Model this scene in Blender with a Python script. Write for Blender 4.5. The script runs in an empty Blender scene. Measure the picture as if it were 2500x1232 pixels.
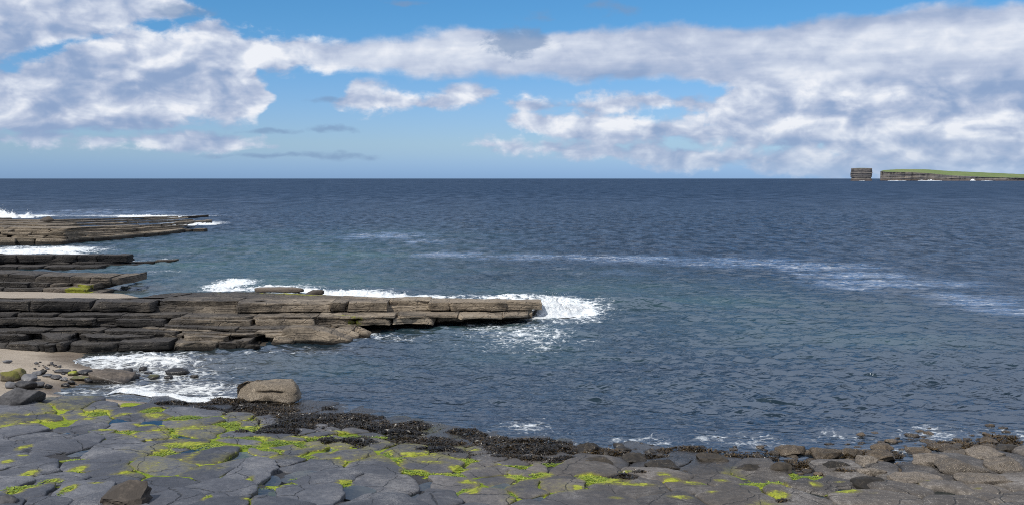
import bpy, bmesh, math, random
import numpy as np
from math import radians, sin, cos, tan, atan, pi, sqrt

SC = bpy.context.scene
COL = SC.collection
random.seed(7)
RNG = np.random.default_rng(7)

# ---------------------------------------------------------------- camera
CAM_H = 8.0
FPX = 2400.0                       # focal length in photo pixels (2500 px wide)
TILT = atan(180.0 / FPX)
cam_data = bpy.data.cameras.new('camera')
cam_data.sensor_width = 36.0
cam_data.lens = 36.0 * FPX / 2500.0
cam_data.clip_start = 0.5
cam_data.clip_end = 200000.0
cam = bpy.data.objects.new('camera', cam_data)
cam.location = (0, 0, CAM_H)
cam.rotation_euler = (radians(90) - TILT, 0, 0)
COL.objects.link(cam)
SC.camera = cam

# ---------------------------------------------------------------- exposure
SC.view_settings.view_transform = 'Standard'
SC.view_settings.look = 'None'
SC.view_settings.gamma = 1.0
SC.view_settings.exposure = 0.0
SC.view_settings.use_curve_mapping = False
SC.cycles.max_bounces = 6
SC.cycles.diffuse_bounces = 2
SC.cycles.glossy_bounces = 3
SC.cycles.transparent_max_bounces = 8
SC.cycles.use_denoising = False
SC.cycles.pixel_filter_type = 'BLACKMAN_HARRIS'
SC.cycles.filter_width = 1.05

# ---------------------------------------------------------------- node helpers
class S:
    def __init__(self, g, k): self.g = g; self.k = k
    def __add__(a, b): return a.g.m('ADD', a, b)
    def __radd__(a, b): return a.g.m('ADD', b, a)
    def __sub__(a, b): return a.g.m('SUBTRACT', a, b)
    def __rsub__(a, b): return a.g.m('SUBTRACT', b, a)
    def __mul__(a, b): return a.g.m('MULTIPLY', a, b)
    def __rmul__(a, b): return a.g.m('MULTIPLY', b, a)
    def __truediv__(a, b): return a.g.m('DIVIDE', a, b)

class G:
    """small wrapper that turns expressions into shader nodes"""
    def __init__(self, tree):
        self.t = tree; self.n = tree.nodes; self.l = tree.links
        self.n.clear()
    def put(self, inp, v):
        if isinstance(v, S): self.l.new(v.k, inp)
        elif isinstance(v, (tuple, list)) and inp.type == 'RGBA' and len(v) == 3: inp.default_value = (*v, 1)
        else: inp.default_value = v
    def new(self, typ, ins=None, out=0, **props):
        nd = self.n.new('ShaderNode' + typ)
        for k, v in props.items(): setattr(nd, k, v)
        for k, v in (ins or {}).items(): self.put(nd.inputs[k], v)
        return S(self, nd.outputs[out])
    def m(self, op, a, b=None, c=None, clamp=False):
        nd = self.n.new('ShaderNodeMath'); nd.operation = op; nd.use_clamp = clamp
        self.put(nd.inputs[0], a)
        if b is not None: self.put(nd.inputs[1], b)
        if c is not None: self.put(nd.inputs[2], c)
        return S(self, nd.outputs[0])
    def smooth(self, v, lo, hi, a=0.0, b=1.0):
        nd = self.n.new('ShaderNodeMapRange'); nd.interpolation_type = 'SMOOTHSTEP'
        for i, q in enumerate((v, lo, hi, a, b)): self.put(nd.inputs[i], q)
        return S(self, nd.outputs[0])
    def lin(self, v, lo, hi, a=0.0, b=1.0):
        nd = self.n.new('ShaderNodeMapRange'); nd.clamp = True
        for i, q in enumerate((v, lo, hi, a, b)): self.put(nd.inputs[i], q)
        return S(self, nd.outputs[0])
    def mix(self, f, a, b, blend='MIX'):
        nd = self.n.new('ShaderNodeMix'); nd.data_type = 'RGBA'; nd.blend_type = blend
        self.put(nd.inputs[0], f); self.put(nd.inputs[6], a); self.put(nd.inputs[7], b)
        return S(self, nd.outputs[2])
    def noise(self, vec, scale, detail=4.0, rough=0.5, out=0, dist=0.0, lac=2.0):
        return self.new('TexNoise', {'Vector': vec, 'Scale': scale, 'Detail': detail, 'Roughness': rough, 'Distortion': dist, 'Lacunarity': lac}, out)
    def voro(self, vec, scale, feature='F1', out=0, rand=1.0):
        nd = self.n.new('ShaderNodeTexVoronoi'); nd.feature = feature
        self.put(nd.inputs['Vector'], vec); self.put(nd.inputs['Scale'], scale); self.put(nd.inputs['Randomness'], rand)
        return S(self, nd.outputs[out])
    def vmul(self, v, s):
        nd = self.n.new('ShaderNodeVectorMath'); nd.operation = 'MULTIPLY'
        self.put(nd.inputs[0], v); self.put(nd.inputs[1], s); return S(self, nd.outputs[0])
    def vadd(self, v, s):
        nd = self.n.new('ShaderNodeVectorMath'); nd.operation = 'ADD'
        self.put(nd.inputs[0], v); self.put(nd.inputs[1], s); return S(self, nd.outputs[0])
    def sep(self, v):
        nd = self.n.new('ShaderNodeSeparateXYZ'); self.put(nd.inputs[0], v)
        return [S(self, o) for o in nd.outputs]
    def comb(self, x, y, z):
        return self.new('CombineXYZ', {0: x, 1: y, 2: z})
    def pos(self): return self.new('NewGeometry', out='Position')
    def attr(self, name): return self.new('Attribute', attribute_name=name, out='Fac')
    def ramp(self, f, stops, interp='LINEAR'):
        nd = self.n.new('ShaderNodeValToRGB'); cr = nd.color_ramp; cr.interpolation = interp
        while len(cr.elements) < len(stops): cr.elements.new(0.5)
        for e, (p, c) in zip(cr.elements, stops): e.position = p; e.color = (*c, 1)
        self.put(nd.inputs[0], f); return S(self, nd.outputs[0])
    def bump(self, h, strength=0.5, dist=0.1, normal=None):
        ins = {'Height': h, 'Strength': strength, 'Distance': dist}
        if normal is not None: ins['Normal'] = normal
        return self.new('Bump', ins)

# ---------------------------------------------------------------- photo geometry
def ray(px, py):
    cx = (px - 1250.0) / FPX; cy = -(py - 616.0) / FPX
    return np.array((cx, cos(TILT) + cy * sin(TILT), cy * cos(TILT) - sin(TILT)))
def at_z(px, py, z=0.0):
    """point at height z that the photo shows at pixel (px, py)"""
    d = ray(px, py); t = (z - CAM_H) / d[2]
    return np.array((d[0] * t, d[1] * t, z))
def at_d(px, d):
    """plan position at ground distance d in the direction of column px"""
    depth = d * cos(TILT) + 7.0 * sin(TILT)
    return np.array(((px - 1250.0) / FPX * depth, d))
def azel(px, py):
    d = ray(px, py)
    return math.degrees(math.atan2(d[0], d[1])), math.degrees(math.atan2(d[2], math.hypot(d[0], d[1])))

# ---------------------------------------------------------------- sky
SUN_EL, SUN_AZ = 50.0, -140.0       # azimuth from +Y clockwise: the sun stands to the left and a little behind
def build_world():
    w = bpy.data.worlds.new('World'); SC.world = w; w.use_nodes = True
    g = G(w.node_tree)
    out = g.n.new('ShaderNodeOutputWorld')
    sky = g.n.new('ShaderNodeTexSky'); sky.sky_type = 'NISHITA'; sky.sun_disc = False
    sky.sun_elevation = radians(SUN_EL); sky.sun_rotation = radians(SUN_AZ)
    sky.altitude = 0; sky.air_density = 1.0; sky.dust_density = 0.35; sky.ozone_density = 3.0
    d = g.new('TexCoord', out='Generated')
    x, y, z = g.sep(d)
    el0 = g.m('ARCSINE', z) * 57.2958
    az0 = g.m('ARCTAN2', x, y) * 57.2958
    # clean sea air: the blue carries on down to the horizon
    tint = g.mix(g.smooth(el0, 0.0, 2.2), (0.37, 0.62, 1.27), (0.52, 0.69, 1.02))
    tint = g.mix(g.smooth(el0, 2.2, 10.0), tint, (0.34, 0.69, 0.95))
    tint = g.mix(g.smooth(el0, 10.0, 26.0), tint, (0.90, 0.96, 0.95))
    skyc = g.mix(1.0, S(g, sky.outputs[0]), tint, 'MULTIPLY')
    p = g.vmul(d, (1.0, 1.0, 1.9))
    # large-scale warp, and the billow noise
    wrp = g.new('TexNoise', {'Vector': p, 'Scale': 15.0, 'Detail': 3.0, 'Roughness': 0.55}, 1)
    wx, wy, wz = g.sep(wrp)
    az = az0 + (wx - 0.5) * 3.0
    el = el0 + (wy - 0.5) * 1.3
    f = g.noise(p, 15.0, 7.0, 0.56, dist=0.35)
    sm = g.noise(p, 21.0, 3.0, 0.50, dist=0.5)
    sm2 = g.noise(g.vadd(p, (-0.013, -0.005, 0.018)), 21.0, 3.0, 0.50, dist=0.5)
    puff = g.noise(g.vmul(d, (1.0, 1.0, 1.35)), 46.0, 4.0, 0.60, dist=0.4)
    fine = g.noise(g.vmul(d, (1.0, 1.0, 2.4)), 66.0, 4.0, 0.62)
    streak = g.noise(g.vmul(d, (1.0, 1.0, 9.0)), 9.0, 4.0, 0.55)
    u01 = (az + 32.0) * (1.0 / 64.0)

    def curve(pts):
        """elevation profile along the azimuth (a look-up curve)"""
        nd = g.n.new('ShaderNodeFloatCurve'); c = nd.mapping.curves[0]
        c.points[0].location = (0.0, pts[0][1] / 15.0 + 0.2); c.points[1].location = (1.0, pts[-1][1] / 15.0 + 0.2)
        for (a0, e0) in pts:
            t = (a0 + 32.0) / 64.0
            if 0.0 < t < 1.0:
                q = c.points.new(t, e0 / 15.0 + 0.2)
        for q in c.points: q.handle_type = 'VECTOR'
        nd.mapping.use_clip = False; nd.mapping.update()
        g.put(nd.inputs['Value'], u01)
        return (S(g, nd.outputs[0]) - 0.2) * 15.0
    bands = [  # column, top, bottom (photo pixels) of each bank of cloud
        [(-300, -90, 150), (0, -60, 150), (150, -60, 118), (300, -40, 78), (420, -20, 42), (490, 18, 26), (520, 60, -10)],
        [(-300, 150, 330), (0, 165, 332), (100, 132, 328), (150, 104, 325), (250, 86, 322), (350, 74, 316), (450, 76, 312), (490, 55, 305), (520, 50, 303), (560, 70, 298), (600, 95, 292), (640, 190, 280), (665, 225, 240), (690, 290, 200)],
        [(-300, 326, 352), (0, 330, 354), (200, 322, 352), (300, 326, 366), (450, 320, 374), (600, 338, 369), (655, 352, 356), (690, 372, 340)],
        [(440, 130, 110), (490, 88, 160), (600, 85, 166), (740, 95, 166), (900, 95, 176), (1050, 80, 186), (1170, 72, 182), (1300, 80, 187), (1450, 71, 196), (1560, 60, 202), (1690, 55, 206), (1760, 67, 212), (1900, 58, 232), (2000, 48, 245), (2100, 30, 260), (2200, 18, 270), (2350, 4, 275), (2420, 8, 275), (2500, 6, 275), (2800, -10, 280)],
        [(1700, 262, 250), (1740, 235, 285), (1850, 190, 335), (2000, 150, 366), (2200, 145, 385), (2800, 150, 395)],
        [(1190, 315, 300), (1215, 292, 304), (1300, 270, 330), (1400, 268, 346), (1500, 290, 352), (1640, 274, 354), (1760, 268, 358), (1900, 280, 364), (2100, 300, 388), (2800, 300, 396)],
        [(1180, 252, 238), (1230, 238, 258), (1290, 234, 266), (1500, 234, 270), (1700, 234, 273), (1780, 238, 268), (1810, 262, 240)],
        [(805, 262, 240), (835, 232, 262), (890, 202, 270), (940, 203, 272), (980, 222, 272), (1040, 230, 264), (1100, 204, 264), (1150, 197, 264), (1200, 208, 247), (1230, 240, 215)],
        [(1140, 362, 345), (1180, 342, 366), (1400, 344, 386), (1700, 354, 414), (1900, 350, 424), (2200, 368, 440), (2500, 372, 446), (2800, 372, 446)],
    ]
    L = None
    for bd in bands:
        tp = [azel(q[0], q[1]) for q in bd]; bt = [azel(q[0], q[2]) for q in bd]
        b = g.m('MINIMUM', curve(tp) - el, el - curve(bt))
        # outside its columns a bank thins out
        if bd[0][0] > 0: b = g.m('MINIMUM', b, (az - tp[0][0]) * 0.8)
        if bd[-1][0] < 2500: b = g.m('MINIMUM', b, (tp[-1][0] - az) * 0.8)
        L = b if L is None else g.m('SMOOTH_MAX', L, b, 0.25)
    L = g.m('MINIMUM', L * 1.25, 1.5)
    # the rest of the sky dome: broken cloud of the same kind
    big = g.noise(g.vmul(d, (1.0, 1.0, 1.6)), 3.1, 2.0, 0.5)
    edge = g.m('MAXIMUM', g.smooth(g.m('ABSOLUTE', az0), 27.5, 32.0), g.smooth(el0, 10.8, 15.0))
    Lg = (big - 0.5) * 15.0 + 1.5
    L = L * (1.0 - edge) + Lg * edge
    roll0 = g.smooth(el0, 4.6, 6.0) * g.smooth(az0, -13.0, -8.0) * (1.0 - edge)
    dens = L + 0.22 + ((f - 0.5) * 3.0 + (puff - 0.5) * 1.3 + (fine - 0.5) * 0.6) * (1.0 - roll0 * 0.55)
    alpha = g.smooth(dens, -0.08, 0.72)
    # small grey fractus under the main deck
    def blob(px, py, rx, ry):
        a0, e0 = azel(px, py); k = 41.9
        u = (az - a0) * (k / rx); v = (el - e0) * (k / ry)
        return u * u + v * v
    W = None
    for c in [(690, 314, 62, 7), (815, 316, 52, 9), (790, 240, 60, 9), (670, 381, 230, 9), (1310, 36, 66, 22), (1515, 18, 60, 22), (980, 0, 62, 8), (470, 30, 60, 18)]:
        b = 1.0 - g.m('SQRT', blob(*c))
        W = b if W is None else g.m('MAXIMUM', W, b)
    walpha = g.smooth(g.m('MAXIMUM', W, -3.0) * 0.35 + (f - 0.5) * 1.2 + (fine - 0.5) * 0.5, -0.05, 0.35) * 0.62
    # one grey scrap hanging in front of the roll
    scrap = g.smooth(blob(1265, 106, 88, 34) + (puff - 0.5) * 3.2 + (fine - 0.5) * 1.4, 1.35, 0.15) * 0.70
    walpha = g.m('MAXIMUM', walpha, scrap)
    # light and shade inside the deck
    # the long roll of stratocumulus is smooth, the cumulus below it lumpy
    roll = g.smooth(el0, 4.6, 6.0) * g.smooth(az0, -13.0, -8.0) * (1.0 - edge)
    lump = 1.0 - roll * 0.62
    T = 0.66 + ((sm - sm2) * 1.5 + (f - 0.5) * 0.30 + (puff - 0.5) * 0.72 + (fine - 0.5) * 0.14) * lump + (streak - 0.5) * 0.42
    shade = [  # px, py, rx, ry, amount
        (60, 90, 260, 90, -0.22), (250, 312, 380, 24, -0.42), (280, 205, 150, 30, -0.26),
        (480, 185, 140, 24, -0.26), (1750, 178, 520, 28, -0.24), (2250, 255, 360, 36, -0.28), (1850, 352, 480, 14, -0.30), (1500, 68, 600, 14, -0.20), (2150, 36, 460, 30, -0.18),
        (370, 110, 260, 45, 0.20), (420, 262, 150, 26, 0.24), (1050, 128, 420, 26, 0.15), (930, 232, 100, 26, 0.24),
        (2000, 182, 170, 20, 0.42), (2350, 100, 260, 34, 0.22), (2060, 240, 90, 24, 0.30), (2180, 322, 160, 24, 0.34), (2420, 305, 90, 20, 0.25), (1650, 300, 240, 22, 0.22),
    ]
    for (a, b, rx, ry, amt) in shade:
        T = T + g.m('EXPONENT', blob(a, b, rx, ry) * -0.9) * amt
    T = g.m('SMOOTH_MAX', T, 0.22, 0.25)
    T = g.m('ADD', T, 0.0, clamp=True)
    cc = g.ramp(T, [(0.0, (0.185, 0.295, 0.52)), (0.30, (0.30, 0.40, 0.60)), (0.58, (0.47, 0.54, 0.70)), (0.80, (0.66, 0.715, 0.83)), (1.0, (0.88, 0.90, 0.95))])
    # distance: low cloud takes on the colour of the air
    cc = g.mix(g.smooth(el0, 0.0, 3.5, 0.48, 0.0), cc, (0.34, 0.46, 0.65))
    alpha = alpha * g.smooth(el0, 0.0, 1.2, 0.70, 0.97)
    b1 = g.new('Background', {'Color': skyc, 'Strength': 0.115})
    b2 = g.new('Background', {'Color': cc, 'Strength': 1.0})
    b3 = g.new('Background', {'Color': (0.20, 0.31, 0.50), 'Strength': 1.0})
    m1 = g.new('MixShader', {0: alpha, 1: b1, 2: b2})
    m2 = g.new('MixShader', {0: walpha, 1: m1, 2: b3})
    g.l.new(m2.k, out.inputs[0])
    w.cycles.sampling_method = 'MANUAL'; w.cycles.sample_map_resolution = 512
build_world()

sun_data = bpy.data.lights.new('sun', 'SUN')
sun_data.energy = 4.3; sun_data.angle = radians(0.53); sun_data.color = (1.0, 0.955, 0.88)
sun = bpy.data.objects.new('sun', sun_data)
_a = radians(SUN_AZ); _e = radians(SUN_EL)
from mathutils import Vector
_dirv = Vector((sin(_a) * cos(_e), cos(_a) * cos(_e), sin(_e)))
sun.rotation_euler = _dirv.to_track_quat('Z', 'Y').to_euler()
sun.location = (0, 0, 60)
COL.objects.link(sun)

# ---------------------------------------------------------------- numpy noise
def _h(ix, iy, iz, seed):
    h = (ix.astype(np.int64) * 374761393 + iy.astype(np.int64) * 668265263 + iz.astype(np.int64) * 2147483647 + seed * 974711) & 0xffffffff
    h = ((h ^ (h >> 13)) * 1274126177) & 0xffffffff
    h = ((h ^ (h >> 16)) * 2246822519) & 0xffffffff
    return ((h ^ (h >> 15)) & 0xffffff) / 16777215.0
def vn3(x, y, z, seed=0):
    x = np.asarray(x, float); y = np.asarray(y, float); z = np.asarray(z, float)
    x, y, z = np.broadcast_arrays(x, y, z)
    ix, iy, iz = np.floor(x), np.floor(y), np.floor(z)
    fx, fy, fz = x - ix, y - iy, z - iz
    fx = fx * fx * (3 - 2 * fx); fy = fy * fy * (3 - 2 * fy); fz = fz * fz * (3 - 2 * fz)
    r = 0
    for a in (0, 1):
        for b in (0, 1):
            for c in (0, 1):
                r = r + _h(ix + a, iy + b, iz + c, seed) * (fx if a else 1 - fx) * (fy if b else 1 - fy) * (fz if c else 1 - fz)
    return r * 2 - 1
def fbm(x, y, z=0.0, octs=4, seed=0, gain=0.5):
    r = 0; a = 1.0; t = 0
    for o in range(octs):
        k = 2.03 ** o
        r = r + a * vn3(np.asarray(x) * k + 17.1 * o, np.asarray(y) * k + 5.3 * o, np.asarray(z) * k, seed + o); t += a; a *= gain
    return r / t
def sstep(v, lo, hi):
    t = np.clip((v - lo) / (hi - lo), 0, 1); return t * t * (3 - 2 * t)

# ---------------------------------------------------------------- mesh helpers
def link(ob, parent=None):
    COL.objects.link(ob)
    if parent is not None: ob.parent = parent
    return ob
def mesh_data(name, verts, faces, mat=None, smooth=True, attrs=None):
    verts = np.asarray(verts, np.float32); faces = np.asarray(faces, np.int32)
    me = bpy.data.meshes.new(name)
    n, k = faces.shape
    me.vertices.add(len(verts)); me.vertices.foreach_set('co', verts.ravel())
    me.loops.add(n * k); me.loops.foreach_set('vertex_index', faces.ravel())
    me.polygons.add(n)
    me.polygons.foreach_set('loop_start', np.arange(n, dtype=np.int32) * k)
    me.polygons.foreach_set('loop_total', np.full(n, k, np.int32))
    me.update(calc_edges=True)
    if smooth: me.polygons.foreach_set('use_smooth', np.ones(n, bool))
    for an, av in (attrs or {}).items():
        a = me.attributes.new(an, 'FLOAT', 'POINT'); a.data.foreach_set('value', np.asarray(av, np.float32).ravel())
    if mat: me.materials.append(mat)
    return me
def mesh_obj(name, verts, faces, mat=None, parent=None, smooth=True, attrs=None):
    return link(bpy.data.objects.new(name, mesh_data(name, verts, faces, mat, smooth, attrs)), parent)
def tag(o, label=None, cat=None, group=None, kind=None):
    if label: o['label'] = label
    if cat: o['category'] = cat
    if group: o['group'] = group
    if kind: o['kind'] = kind
    return o
def empty(name, loc=(0, 0, 0)):
    o = bpy.data.objects.new(name, None); o.location = loc; o.empty_display_size = 0.3
    return link(o)
def grid_faces(nr, nc, wrap=False):
    r = np.arange(nr - 1)[:, None]; c = np.arange(nc if wrap else nc - 1)[None, :]
    c2 = (c + 1) % nc
    return np.stack([r * nc + c, r * nc + c2, (r + 1) * nc + c2, (r + 1) * nc + c], -1).reshape(-1, 4)

# ================================================================ materials
def mat_begin(name):
    m = bpy.data.materials.new(name); m.use_nodes = True
    g = G(m.node_tree); g.mat = m
    g.outn = g.n.new('ShaderNodeOutputMaterial')
    return m, g
def mat_end(g, shader): g.l.new(shader.k, g.outn.inputs[0])
def pbr(g, color, rough=0.8, normal=None, spec=0.4, **kw):
    ins = {'Base Color': color, 'Roughness': rough, 'Specular IOR Level': spec}
    if normal is not None: ins['Normal'] = normal
    ins.update(kw)
    return g.new('BsdfPrincipled', ins)

def mat_foam():
    m, g = mat_begin('white_water')
    p = g.pos()
    n = g.noise(p, 5.0, 7.0, 0.66)
    n2 = g.noise(p, 22.0, 4.0, 0.6)
    e = g.attr('edge')
    h = n + n2 * 0.4
    col = g.ramp(n, [(0.32, (0.54, 0.60, 0.64)), (0.5, (0.72, 0.75, 0.77)), (0.7, (0.80, 0.81, 0.82))])
    sh = pbr(g, col, 0.9, g.bump(h, 0.8, 0.22), 0.1)
    al = g.smooth(e * 1.6 + (n - 0.5) * 1.5 + (n2 - 0.5) * 0.9, 0.28, 0.55)
    mat_end(g, g.new('MixShader', {0: al, 1: g.new('BsdfTransparent'), 2: sh}))
    return m
def mat_sea():
    m, g = mat_begin('sea_water')
    p = g.pos(); x, y, z = g.sep(p)
    dist = g.m('SQRT', x * x + y * y)
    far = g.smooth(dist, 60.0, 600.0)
    shallow = g.attr('shallow'); foam = g.attr('foam'); clear = g.attr('clear'); slick = g.attr('slick'); silt = g.attr('silt')
    # ripples: several sizes, long crests across the wind
    q = g.vmul(p, (0.45, 1.0, 1.0))
    r1 = g.noise(q, 1.25, 3.0, 0.58, dist=0.5)
    r2 = g.noise(q, 4.6, 2.0, 0.55, dist=0.3)
    r3 = g.noise(g.vmul(p, (0.55, 1.0, 1.0)), 0.16, 4.0, 0.62, dist=0.3)
    calm = 1.0 - slick * 0.5
    h = (r1 * 0.19 + r2 * 0.030) * calm + r3 * far * 0.8
    nrm = g.bump(h, 1.0, g.lin(far, 0.0, 1.0, 1.0, 2.0))
    # far off single waves merge into rows and gusts that turn more or less of their faces to the sky
    t1 = g.noise(g.vmul(p, (0.60, 0.22, 1.0)), 1.0, 4.0, 0.72)
    t2 = g.noise(g.vmul(p, (0.16, 0.030, 1.0)), 1.0, 5.0, 0.75)
    t3 = g.noise(g.vmul(p, (0.034, 0.0042, 1.0)), 1.0, 5.0, 0.75)
    tex = t1 + (t2 - t1) * g.smooth(dist, 170.0, 420.0)
    tex = tex + (t3 - tex) * g.smooth(dist, 800.0, 2200.0)
    tex = g.lin(g.smooth(tex, 0.32, 0.68), 0.0, 1.0, 0.45, 1.5)
    tex = 1.0 + (tex - 1.0) * g.smooth(dist, 40.0, 130.0)
    # body colour of the water: deep blue, green over the shallows, silt in the cove
    body = g.mix(shallow, (0.009, 0.018, 0.031), (0.024, 0.060, 0.064))
    patch = g.noise(g.vmul(p, (0.5, 1.0, 1.0)), 0.09, 4.0, 0.6)
    body = g.mix(g.smooth(patch, 0.45, 0.7) * shallow * 0.7, body, (0.046, 0.105, 0.078))
    body = g.mix(silt, body, (0.085, 0.075, 0.058))
    wind = g.noise(g.vmul(p, (0.012, 0.045, 1.0)), 0.6, 5.0, 0.6)
    body = g.mix(g.smooth(wind, 0.35, 0.7) * 0.5, body, g.mix(1.0, body, (1.5, 1.5, 1.5), 'MULTIPLY'))
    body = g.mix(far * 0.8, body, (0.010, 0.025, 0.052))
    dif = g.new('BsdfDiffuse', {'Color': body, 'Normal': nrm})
    body_sh = g.new('MixShader', {0: clear, 1: dif, 2: g.new('BsdfTransparent', {'Color': (0.72, 0.80, 0.80)})})
    fr = g.new('Fresnel', {'IOR': 1.333, 'Normal': nrm})
    sn = g.noise(g.vmul(p, (0.13, 0.60, 1.0)), 1.1, 6.0, 0.70, dist=0.6)
    stk = g.smooth(sn + slick * 0.26, 0.48, 0.86) * g.smooth(slick, 0.05, 0.6)
    fr = g.m('MINIMUM', fr, g.lin(far, 0.0, 1.0, 0.40, 0.21)) * tex * (1.0 + stk * 1.7)
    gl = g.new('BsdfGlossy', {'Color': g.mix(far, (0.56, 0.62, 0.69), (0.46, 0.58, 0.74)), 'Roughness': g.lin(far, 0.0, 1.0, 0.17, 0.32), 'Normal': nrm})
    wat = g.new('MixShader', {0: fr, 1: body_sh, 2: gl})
    # foam: solid churned water that breaks up into lace
    wv = g.vadd(p, g.vmul(g.new('TexNoise', {'Vector': p, 'Scale': 0.9, 'Detail': 4.0}, 1), (1.5, 1.5, 0.0)))
    lace = g.voro(g.vmul(wv, (0.8, 1.0, 1.0)), 2.0, 'DISTANCE_TO_EDGE')
    lace2 = g.voro(wv, 6.0, 'DISTANCE_TO_EDGE')
    fn = g.noise(p, 3.6, 6.0, 0.72)
    fn2 = g.noise(p, 0.55, 4.0, 0.6)
    lines = g.m('MAXIMUM', g.smooth(lace, 0.20, 0.0), g.smooth(lace2, 0.16, 0.0) * 0.8)
    val = foam * 1.5 + (fn - 0.5) * 1.25 + (fn2 - 0.5) * 0.9 + (lines - 0.4) * 0.42
    fa = g.smooth(val, 0.50, 1.05) * g.smooth(foam, 0.02, 0.12)
    # old foam and weed drawn out in long thin streaks on the slicks
    spk = g.noise(g.vmul(p, (0.5, 1.0, 1.0)), 3.2, 4.0, 0.7)
    sa = g.smooth(spk + stk * 0.16, 0.66, 0.80) * stk * 0.7
    fcol = g.mix(sa, (0.74, 0.78, 0.80), (0.36, 0.37, 0.40))
    fcol = g.mix(silt * 0.45, fcol, (0.55, 0.53, 0.48))
    fsh = pbr(g, fcol, 0.85, g.bump(fn + lines * 0.3, 0.8, 0.12), 0.1)
    mat_end(g, g.new('MixShader', {0: g.m('MAXIMUM', fa, sa), 1: wat, 2: fsh}))
    return m
M_SEA = mat_sea(); M_FOAM = mat_foam()

# ================================================================ shore terrain (heights only)
# shoreline of the near rock shelf, read off the photo at sea level
_shore_px = [(-400, 1006), (0, 1000), (150, 985), (420, 983), (520, 990), (600, 1000), (760, 1010), (900, 1035), (1060, 1063), (1200, 1088), (1450, 1112), (1700, 1128), (1900, 1136), (2100, 1135), (2300, 1120), (2500, 1095), (2900, 1070)]
_sh = np.array([at_z(a, b, 0.0)[:2] for a, b in _shore_px])
def shore_y(x): return np.interp(x, _sh[:, 0], _sh[:, 1])
# swash line of the small beach in the cove (x as a function of y)
_bx_px = [(470, 992), (330, 978), (140, 958), (170, 940), (260, 925), (300, 905), (215, 890), (180, 878), (200, 866)]
_bx = np.array([at_z(a, b, 0.05)[:2] for a, b in _bx_px])
_o = np.argsort(_bx[:, 1]); _bx = _bx[_o]
def beach_x(y): return np.interp(y, _bx[:, 1], _bx[:, 0])
def terrain_z(x, y):
    x = np.asarray(x, float); y = np.asarray(y, float)
    dy = y - shore_y(x)
    h1 = np.where(dy < 0, np.minimum(-0.075 * dy, 0.95), -0.085 * dy)
    dx = x - beach_x(y)
    h2 = np.where(dx < 0, np.minimum(-0.07 * dx, 0.6), -0.13 * dx)
    h2 = np.where(y > 46, h2 - (y - 46) * 0.5, h2)
    h2 = np.where(y < 33.5, np.minimum(h2, 0.05 + 0.07 * np.abs(dx)), h2)
    k = 0.06
    m = np.maximum(h1, h2)
    h = m + k * np.log(np.exp((h1 - m) / k) + np.exp((h2 - m) / k)) * 0.6
    h = h + 0.05 * fbm(x * 0.5, y * 0.5, 0, 3, 11) + 0.02 * fbm(x * 2.1, y * 2.1, 0, 3, 12)
    h = np.maximum(h, -3.2)
    bank = np.clip(16.0 - y, 0, None)
    h = h + bank * 0.08 + np.clip(12.0 - y, 0, None) * 0.42 - np.clip(-1 - y, 0, None) * 0.42
    return h

# ================================================================ sea
FOAM_PX = [  # px, py, rx, ry, strength   (photo pixels at sea level)
    (1370, 752, 95, 26, 1.0), (1300, 770, 60, 12, 0.7), (1440, 752, 90, 22, 0.40), (1330, 745, 190, 14, .35), (1290, 815, 150, 44, 0.38), (1180, 800, 90, 20, 0.34), (1240, 845, 160, 18, 0.30), (1380, 830, 110, 26, 0.22),
    (960, 826, 130, 10, 0.33), (900, 818, 60, 7, 0.5), (760, 848, 160, 8, 0.26), (560, 862, 260, 9, 0.34),
    (560, 695, 55, 14, 0.9), (690, 705, 90, 12, 0.7), (860, 716, 110, 10, 0.9), (1030, 727, 160, 8, 0.8), (1230, 735, 130, 7, 0.6), (1480, 733, 40, 8, 0.35),
    (100, 612, 130, 11, 0.95), (30, 606, 110, 7, 0.5), (470, 546, 70, 5, 0.85), (420, 540, 60, 4, 0.5), (330, 527, 240, 3, 0.5), (40, 528, 90, 4, 0.9),
    (330, 880, 190, 22, 0.62), (300, 882, 110, 14, 0.35), (420, 912, 160, 26, 0.46), (470, 950, 150, 22, 0.55), (350, 945, 110, 12, 0.50), (520, 972, 100, 12, 0.62), (250, 958, 140, 16, 0.36), (150, 960, 24, 12, 0.42), (540, 925, 80, 30, 0.24), (640, 985, 60, 6, 0.4),
    (775, 1000, 60, 12, 0.60), (860, 1025, 90, 12, 0.45), (1000, 1042, 110, 12, 0.42), (1150, 1062, 130, 18, 0.38), (1290, 1040, 120, 26, 0.30), (1330, 1082, 160, 18, 0.36), (1540, 1082, 160, 26, 0.31), (1800, 1075, 180, 28, 0.29),
    (2050, 1068, 190, 26, 0.29), (2280, 1062, 170, 32, 0.29), (2440, 1060, 110, 30, 0.33), (2150, 1105, 160, 18, 0.30), (1700, 1120, 200, 16, 0.24), (2350, 1090, 160, 20, 0.32),
    (395, 662, 60, 5, 0.35), (330, 640, 110, 3, 0.3), (330, 705, 110, 6, 0.25), (400, 634, 60, 3, .35),
]
SLICK_PX = [(940, 575, 120, 9, 0.9), (1040, 590, 90, 7, 0.6), (1120, 622, 120, 8, 0.9), (1350, 628, 240, 9, 0.9), (1600, 632, 220, 10, 1.0), (1780, 640, 200, 13, 1.0), (1980, 650, 170, 12, 1.0), (2080, 672, 160, 14, 0.9), (2120, 694, 150, 16, 0.9), (2280, 690, 140, 18, 0.7), (2350, 725, 160, 16, 0.7), (2440, 748, 130, 22, 0.9), (2480, 765, 100, 12, .6),
            (250, 520, 260, 8, 0.7), (480, 524, 120, 5, 0.5), (1500, 668, 200, 12, .35), (1250, 800, 260, 40, .35)]
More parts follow.
